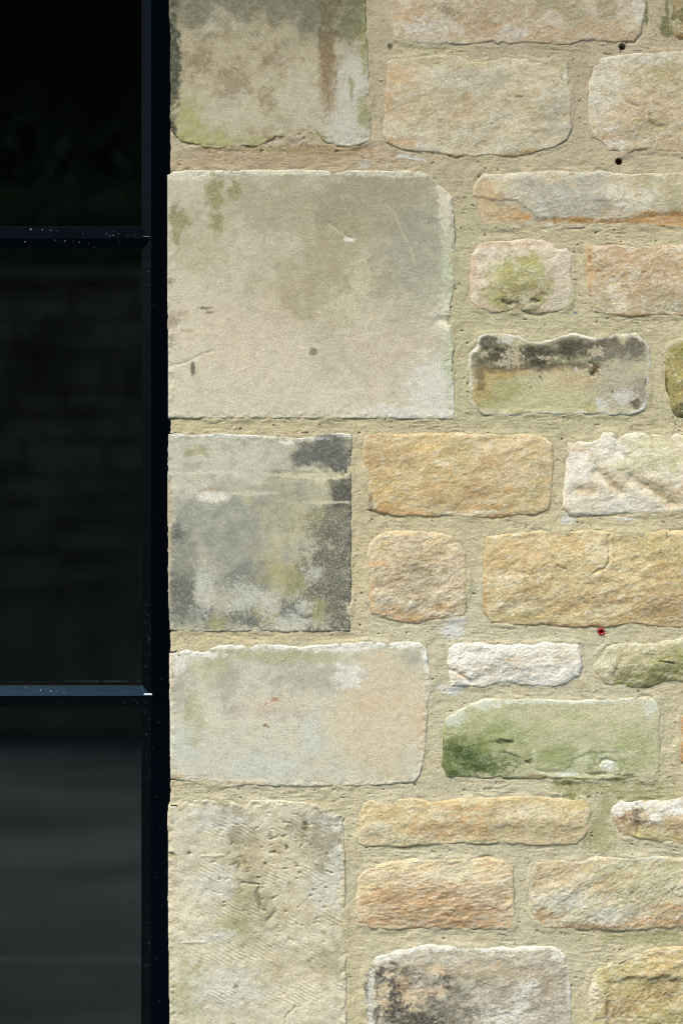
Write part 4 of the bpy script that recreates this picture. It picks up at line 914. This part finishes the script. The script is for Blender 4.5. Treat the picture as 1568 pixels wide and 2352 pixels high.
# transoms: sloped top, narrow nose, sloped underside
lab = {1: 'transom between the top two visible panes, spotted with raindrops', 2: 'transom with a pale blue sky sheen on its sloped top, white sealant at its end'}
trans = {}
for r in range(5):
    for c in range(5):
        xo0, xo1 = colx[c][2], colx[c][3]
        m = MB()
        z0 = rowz[r][3]; z1 = rowz[r + 1][2] if r < 4 else 3375
        m.face((PX(xo0, Y0), Y0, PZ(z1, Y0)), (PX(xo1, Y0), Y0, PZ(z1, Y0)), (PX(xo1, Y0), Y0, PZ(z0, Y0)), (PX(xo0, Y0), Y0, PZ(z0, Y0)))
        bevel(m, c, r, 'bottom')
        if r < 4: bevel(m, c, r + 1, 'top')
        m.box(PX(colx[c][0], Y0), PX(colx[c][1], Y0), Y0 + .016, Y0 + .05, PZ(z1, Y0), PZ(z0, Y0))
        o = wpart(m, 'transom', M_PAINT, win, lab.get(r) if c == 0 else None)
        trans[(c, r)] = o
for c in range(5):
    m = MB(); bevel(m, c, 0, 'top')
    z1 = rowz[0][2]
    m.face((PX(colx[c][2], Y0), Y0, PZ(z1, Y0)), (PX(colx[c][3], Y0), Y0, PZ(z1, Y0)), (PX(colx[c][3], Y0), Y0, PZ(TZ0, 0)), (PX(colx[c][2], Y0), Y0, PZ(TZ0, 0)))
    wpart(m, 'transom', M_PAINT, win)
# panes with their rubber gaskets
glab = {1: 'upper visible pane with a dim green reflection', 2: 'middle pane, nearly black, with faint smears', 3: 'lower pane reflecting paler grey paving'}
for c in range(5):
    for r in range(5):
        xi0, xi1 = colx[c][:2]; zi0, zi1 = rowz[r][:2]
        m = MB(); m.box(PX(xi0 - 3, Y2), PX(xi1 + 3, Y2), Y2 + .0005, Y2 + .0065, PZ(zi1 + 3, Y2), PZ(zi0 - 3, Y2))
        g = wpart(m, 'glass_pane', M_GLASS, win, glab.get(r) if c == 0 else None)
        k = MB(); t = 3.4; tb = 9 if (r == 2) else 4
        a0, a1, b0, b1 = PX(xi0 - 1, Y1), PX(xi1 + 1, Y1), PZ(zi1 + 1, Y1), PZ(zi0 - 1, Y1)
        k.box(a0, a0 + t * S, Y1 + .0005, Y2, b0, b1); k.box(a1 - t * S, a1, Y1 + .0005, Y2, b0, b1)
        k.box(a0 + t * S, a1 - t * S, Y1 + .0005, Y2, b1 - t * S, b1)
        k.box(a0 + t * S, a1 - t * S, Y1 + .0005, Y2, b0, b0 + tb * S)
        wpart(k, 'gasket', M_GASKET, g)
# raindrops that the picture shows on the bars, and the dab of sealant
random.seed(11)
def on_bevel(u, v, r=2, side='bottom'):
    """point on the bevel under apparent position (u, v)"""
    if side == 'bottom': f = (v - rowz[r][1]) / (rowz[r][3] - rowz[r][1])
    elif side == 'top': f = (rowz[r][0] - v) / (rowz[r][0] - rowz[r][2])
    else: f = (u - colx[0][1]) / (colx[0][3] - colx[0][1])
    y = Y1 + (Y0 - Y1) * min(max(f, 0), 1)
    return (PX(u, y), y, PZ(v, y))
NB, NT, NR = (0, -.7, .7), (0, -.7, -.7), (-.7, -.7, 0)
q = 440 / 1568 / 1.08865
d1, d2, dj = MB(), MB(), MB()
for (x, y, s) in ((156,262,.6),(278,262,2),(380,265,1.3),(456,272,1.1),(515,275,.9),(740,300,.9),(952,299,1),(1004,281,.8),(1013,314,1.1),(981,318,1),(1057,303,.9),(1142,315,.7),(1202,311,.9),(975,280,.5),(1045,285,.5),(640,318,.5),(917,262,.6)):
    p = on_bevel(x * q, (500 / 1.08865) + y * q, 1); d1.dome(p, s * .0011, NB)
for (x, y, s) in ((224,375,1.7),(493,358,1.1),(580,368,1.6),(655,369,.9),(708,377,1.2),(792,391,1),(845,421,.9),(30,420,.7),(265,420,.7),(670,410,.5),(1065,371,.7)):
    p = on_bevel(x * q, (500 / 1.08865) + y * q, 2, 'top'); d1.dome(p, s * .0011, NT)
for (x, y, s) in ((234,356,1),(366,377,1.7),(430,361,.7),(455,385,1.5),(508,384,.9),(574,365,.7),(574,396,.9),(483,350,.8),(290,352,.5),(1132,392,.6),(1272,377,.7),(475,407,.5),(400,372,.4)):
    p = on_bevel(x * q, (1620 / 1.08865) + y * q, 2); d2.dome(p, s * .0011, NB)
for (x, y, s) in ((685,458,.8),(1112,486,1),(1193,467,.9),(1225,488,1.1),(1298,478,.9),(570,483,.6),(778,478,.6),(106,478,.5)):
    p = on_bevel(x * q, (1620 / 1.08865) + y * q, 3, 'top'); d2.dome(p, s * .0011, NT)
def jd(n, v0, v1, u0=331, u1=345, sm=.35, sM=.75):
    for i in range(n):
        v = random.uniform(v0, v1); u = random.choice((u0 + 4, u1 - 3, u1 - 1, u0 + 7)) + random.uniform(-1.6, 1.6)
        if 515 < v < 580 or 1565 < v < 1625: continue
        r = 1 if v < 548 else 2 if v < 1598 else 3
        dj.dome(on_bevel(u, v, r, 'right'), random.uniform(sm, sM) * .0011, NR)
jd(14, 600, 720); jd(5, 14, 500); jd(8, 1100, 1400, sm=.3, sM=.5); jd(20, 1330, 1565); jd(20, 1626, 1800); jd(20, 2090, 2230, sm=.3, sM=.6); jd(14, 1800, 2340, sm=.25, sM=.4)
for (u, v) in ((348, 565), (352, 1720), (368, 1900), (372, 2080), (360, 2200), (366, 2300), (357, 2015), (364, 1660), (371, 1560), (356, 1180), (359, 1830), (355, 700)):
    dj.dome((PX(u, Y0), Y0, PZ(v, Y0)), .0007, (0, -1, 0))
def wsub(mb, name, mat, par, smooth=True):
    o = wpart(mb, name, mat, par, None, smooth); o['kind'] = 'stuff'; return o
wsub(d1, 'raindrops', M_DROP, trans[(0, 1)]); wsub(d2, 'raindrops', M_DROP, trans[(0, 2)])
jamb = [o for o in win.children if o.name.startswith('jamb')][0] if len(win.children) else None
if jamb is None:
    jamb = [o for o in bpy.data.objects if o.name == 'jamb'][0]
wsub(dj, 'raindrops', M_DROP, jamb)
sl = MB()
for i in range(9):
    u = (1290 + i * 7.6) * q; v = 1620 / 1.08865 + (412 + (i % 3) * 1.5) * q
    sl.dome((PX(u, Y0), Y0 - .0003, PZ(v, Y0)), .0014 + .0005 * (i % 3 == 1), (0, -.8, .6), n=8)
wpart(sl, 'sealant_dab', M_SEAL, trans[(0, 2)], 'white dab of sealant at the mitred corner', True)
sl = MB()
for i in range(7):
    u = (1280 + i * 9) * q; v = 500 / 1.08865 + (322 + (i % 3) * 2) * q
    sl.dome((PX(u, Y0), Y0 - .0001, PZ(v, Y0)), .0009 + .0004 * (i % 2), (0, -.8, .6), n=8, flat=.3)
for i in range(46):
    u = random.uniform(10, 322) if i < 26 else random.uniform(150, 322); y = Y1 + .0008
    if i == 0: wf = MB()
    wf.dome((PX(u, Y1), Y1 + .0003, PZ(1564.5, Y1)), random.uniform(.0004, .0007), (0, -.8, .6), ax=random.uniform(1, 3), n=6)
wpart(wf, 'water_film', M_FILM, trans[(0, 2)], None, True)
wpart(sl, 'water_film', M_FILM, trans[(0, 1)], None, True)

# ------------------------------------------------------------------ wall plugs and holes
mp_, N, L, B = new_mat('red_plastic'); B.inputs['Base Color'].default_value = (.30, .008, .02, 1); B.inputs['Roughness'].default_value = .45
def ring(name, u, v, ro, ri, y0, label, cat, mat, splits=True):
    n = 40; V = []; F = []
    prof = [(ro, y0 + .003), (ro * 1.0, y0), (ro * .9, y0 - .0008), (ri * 1.25, y0 - .0006), (ri, y0 + .0006), (ri, y0 + .02), (0.0001, y0 + .02)]
    for i in range(n):
        a = i / n * 2 * math.pi; k = 1.0
        if splits and i % 20 < 2: k = .72
        for (r, y) in prof: V.append((math.cos(a) * r * (k if r == ro * .9 or r == ro else 1), y, math.sin(a) * r * (k if r == ro * .9 or r == ro else 1)))
    m = len(prof)
    for i in range(n):
        for j in range(m - 1):
            a, b = i * m + j, ((i + 1) % n) * m + j; F.append((a, a + 1, b + 1, b))
    o = poly_mesh(name, V, F, mat, None, True, ((u - 784) * S, 0, (1176 - v) * S))
    o['label'] = label; o['category'] = cat
    return o
(hu, hv) = HOLES[2][0]
ring('wall_plug', hu, hv, .0056, .0026, -.0025, 'small bright red plastic wall plug in the mortar under the golden stone', 'wall plug', mp_)
(hu, hv) = HOLES[1][0]
mdk, N, L, B = new_mat('dark_red_plastic'); B.inputs['Base Color'].default_value = (.06, .006, .008, 1); B.inputs['Roughness'].default_value = .6
ring('wall_plug', hu, hv, .0046, .0030, .004, 'dark red plastic wall plug sunk in the drill hole under the cream stone', 'wall plug', mdk)

# ------------------------------------------------------------------ the room behind the glass, head, sill, added shading eaves
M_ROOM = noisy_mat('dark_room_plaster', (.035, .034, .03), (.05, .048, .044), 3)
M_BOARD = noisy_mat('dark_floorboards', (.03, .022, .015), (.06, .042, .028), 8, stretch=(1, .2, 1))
zb, zt = (1176 - 3375) * S, (1176 + 960) * S
xl, xr = -1500, 389
XL = (xl - 784) * S
def struct(mb, name, mat):
    o = mb.build(name, mat); o['kind'] = 'structure'; return o
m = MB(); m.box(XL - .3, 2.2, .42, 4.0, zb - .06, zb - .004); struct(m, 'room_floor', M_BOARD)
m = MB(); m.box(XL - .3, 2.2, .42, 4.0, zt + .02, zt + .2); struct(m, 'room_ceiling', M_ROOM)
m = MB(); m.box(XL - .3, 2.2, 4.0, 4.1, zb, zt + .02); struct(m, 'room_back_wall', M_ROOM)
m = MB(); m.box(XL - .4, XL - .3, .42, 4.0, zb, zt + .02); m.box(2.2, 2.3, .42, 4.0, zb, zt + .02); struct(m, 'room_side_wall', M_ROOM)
# wall core behind the facing stones
M_CORE = noisy_mat('rubble_core', (.2, .18, .13), (.3, .27, .2), 30)
m = MB(); m.box(XR + .004, (2590 - 784) * S, .016, .42, zb, zt); m.box((-2740 - 784) * S, XL - .004, .016, .42, zb, zt)
o = m.build('wall_core', M_CORE, wall)
M_LINTEL = noisy_mat('concrete_lintel', (.2, .19, .16), (.3, .285, .24), 25)
m = MB(); m.box((-2740 - 784) * S, (2590 - 784) * S, -.004, .42, zt + .001, zt + .24)
o = m.build('lintel', M_LINTEL, wall)
m = MB(); m.box(XL, XR, -.03, .3, zb - .05, zb - .001); o = m.build('door_sill', M_LINTEL, wall)
M_WOOD = noisy_mat('painted_soffit_board', (.045, .045, .045), (.065, .065, .063), 12, stretch=(.2, 1, 1))
ev = thing('added_shade_eaves', 'added dark boarded eaves out of view, shading the wall top from above', 'roof', (0, 0, zt + .24))  # unseen eaves added to shade the wall top and darken the upper transom
m = MB(); m.box(-2.9, 1.9, -.45, .5, .001, .03)
m.build('added_soffit', M_WOOD, ev)
m = MB(); m.box(-2.9, 1.9, -.48, -.452, -.02, .16); m.build('added_fascia', M_WOOD, ev)
m = MB(); m.face((-2.9, -.45, .17), (1.9, -.45, .17), (1.9, 3.5, 1.9), (-2.9, 3.5, 1.9)); m.face((-2.9, -.45, .165), (-2.9, 3.5, 1.895), (1.9, 3.5, 1.895), (1.9, -.45, .165))
m.build('added_roof_slope', noisy_mat('slate', (.06, .065, .07), (.1, .105, .11), 14), ev)

# ------------------------------------------------------------------ the yard in front, seen only in the glass
M_PAVE = noisy_mat('pale_paving', (.02, .036, .04), (.12, .155, .155), .8, stretch=(.8, 1.3, 1), dist=.002)
M_GRASS = noisy_mat('lawn', (.03, .05, .015), (.06, .09, .03), 5)
m = MB(); m.face((-300, -300, zb - .06), (300, -300, zb - .06), (300, 300, zb - .06), (-300, 300, zb - .06)); struct(m, 'ground', M_GRASS)
m = MB(); m.box(-9, 9, -11.9, -.04, zb - .055, zb - .03); struct(m, 'paving', M_PAVE)
# paving stones joints: a few raised slabs courses
gw = thing('garden_wall', 'mossy rubble garden wall facing the window across the yard', 'wall', (0, -12.2, zb))
M_GW = noisy_mat('mossy_rubble', (.06, .062, .04), (.26, .24, .18), 2.2, bump=.6, dist=.03, stretch=(1, 1, 2.2))
m = MB(); random.seed(3)
z = 0
while z < 3.1:
    h = random.uniform(.14, .26); x = -9 + random.uniform(0, .3)
    while x < 9:
        wd = random.uniform(.25, .7); dpt = random.uniform(0, .05)
        m.box(x, x + wd - .02, -.2 - dpt, .25 + dpt, z, z + h - .02); x += wd
    z += h
m.build('stonework', M_GW, gw)
m = MB(); m.box(-9.1, 9.1, -.3, .33, z + .001, z + .09); m.build('coping', M_GW, gw)
M_LEAF = noisy_mat('hedge_leaves', (.035, .085, .03), (.06, .13, .045), .5)
M_LEAF2 = noisy_mat('dark_tree_leaves', (.006, .014, .005), (.018, .035, .012), .8)
def leafmass(name, y0, ztop, n, mat, label, cat, seed, smin, smax):
    rr = random.Random(seed); hc = []; hf = []; nx_, nz_ = 60, 22
    top = lambda x: ztop + .5 * math.sin(x * .9 + seed) + .3 * math.sin(x * 2.3 + 1)
    for i in range(nx_ + 1):
        for j in range(nz_ + 1):
            x = -11.2 + 22.4 * i / nx_; zz = top(x) * .97 * j / nz_
            hc.append((x, y0 - .9 + .35 * math.sin(x * 1.3) + .25 * math.sin(zz * 2.1 + x) - .5 * (j / nz_) ** 3, zz))
    for i in range(nx_):
        for j in range(nz_):
            a = i * (nz_ + 1) + j; hf.append((a, a + nz_ + 1, a + nz_ + 2, a + 1))
    hd = MB(); hd.v = hc; hd.f = hf
    for i in range(n):
        x = rr.uniform(-11, 11); zz = rr.uniform(.0, 1.06) * top(x)
        yy = y0 - rr.random() ** .5 * 1.2 + .35 * math.sin(x * 1.3) + .25 * math.sin(zz * 2.1 + x)
        s = rr.uniform(smin, smax); a = Vector((rr.gauss(0, 1), rr.gauss(0, 1), rr.gauss(0, 1))).normalized(); b = a.orthogonal().normalized() * s; c_ = a.cross(b).normalized() * s * .6
        p = Vector((x, yy, zz)); hd.face(tuple(p - b), tuple(p + c_), tuple(p + b), tuple(p - c_))
    o = hd.build(name, mat, None, False, (0, 0, zb)); o['label'] = label; o['category'] = cat
leafmass('hedge', -13.2, 4.3, 14000, M_LEAF, 'green hedge rising above the garden wall across the yard', 'hedge', 8, .05, .1)
leafmass('tree_belt', -16.5, 8.2, 16000, M_LEAF2, 'dark belt of trees behind the hedge', 'trees', 4, .1, .2)
rw = MB()
for k in range(2):
    h0, h1, ya, yb, ex = ((.0, 0, -11.9, -11.55, 0), (.35, 1.24, -11.95, -11.5, .09))[k]
    if k == 0: V = [(-7, ya, 0), (3, ya, 0), (3, yb, 0), (-7, yb, 0), (-7, ya, .35), (3, ya, 1.24 + .35), (3, yb, 1.24 + .35), (-7, yb, .35)]
    else: V = [(-7.05, ya, .352), (3.05, ya, 1.6), (3.05, yb, 1.6), (-7.05, yb, .352), (-7.05, ya, .45), (3.05, ya, 1.7), (3.05, yb, 1.7), (-7.05, yb, .45)]
    bidx = len(rw.v); rw.v += [(p[0], p[1], p[2]) for p in V]; rw.f += [tuple(bidx + i for i in f) for f in ((0, 3, 2, 1), (4, 5, 6, 7), (0, 1, 5, 4), (1, 2, 6, 5), (2, 3, 7, 6), (3, 0, 4, 7))]
o = rw.build('ramp_wall', noisy_mat('weathered_concrete', (.1, .095, .07), (.2, .19, .15), 4), None, False, (0, 0, zb))
o['label'] = 'low sloping concrete ramp wall in front of the garden wall'; o['category'] = 'wall'
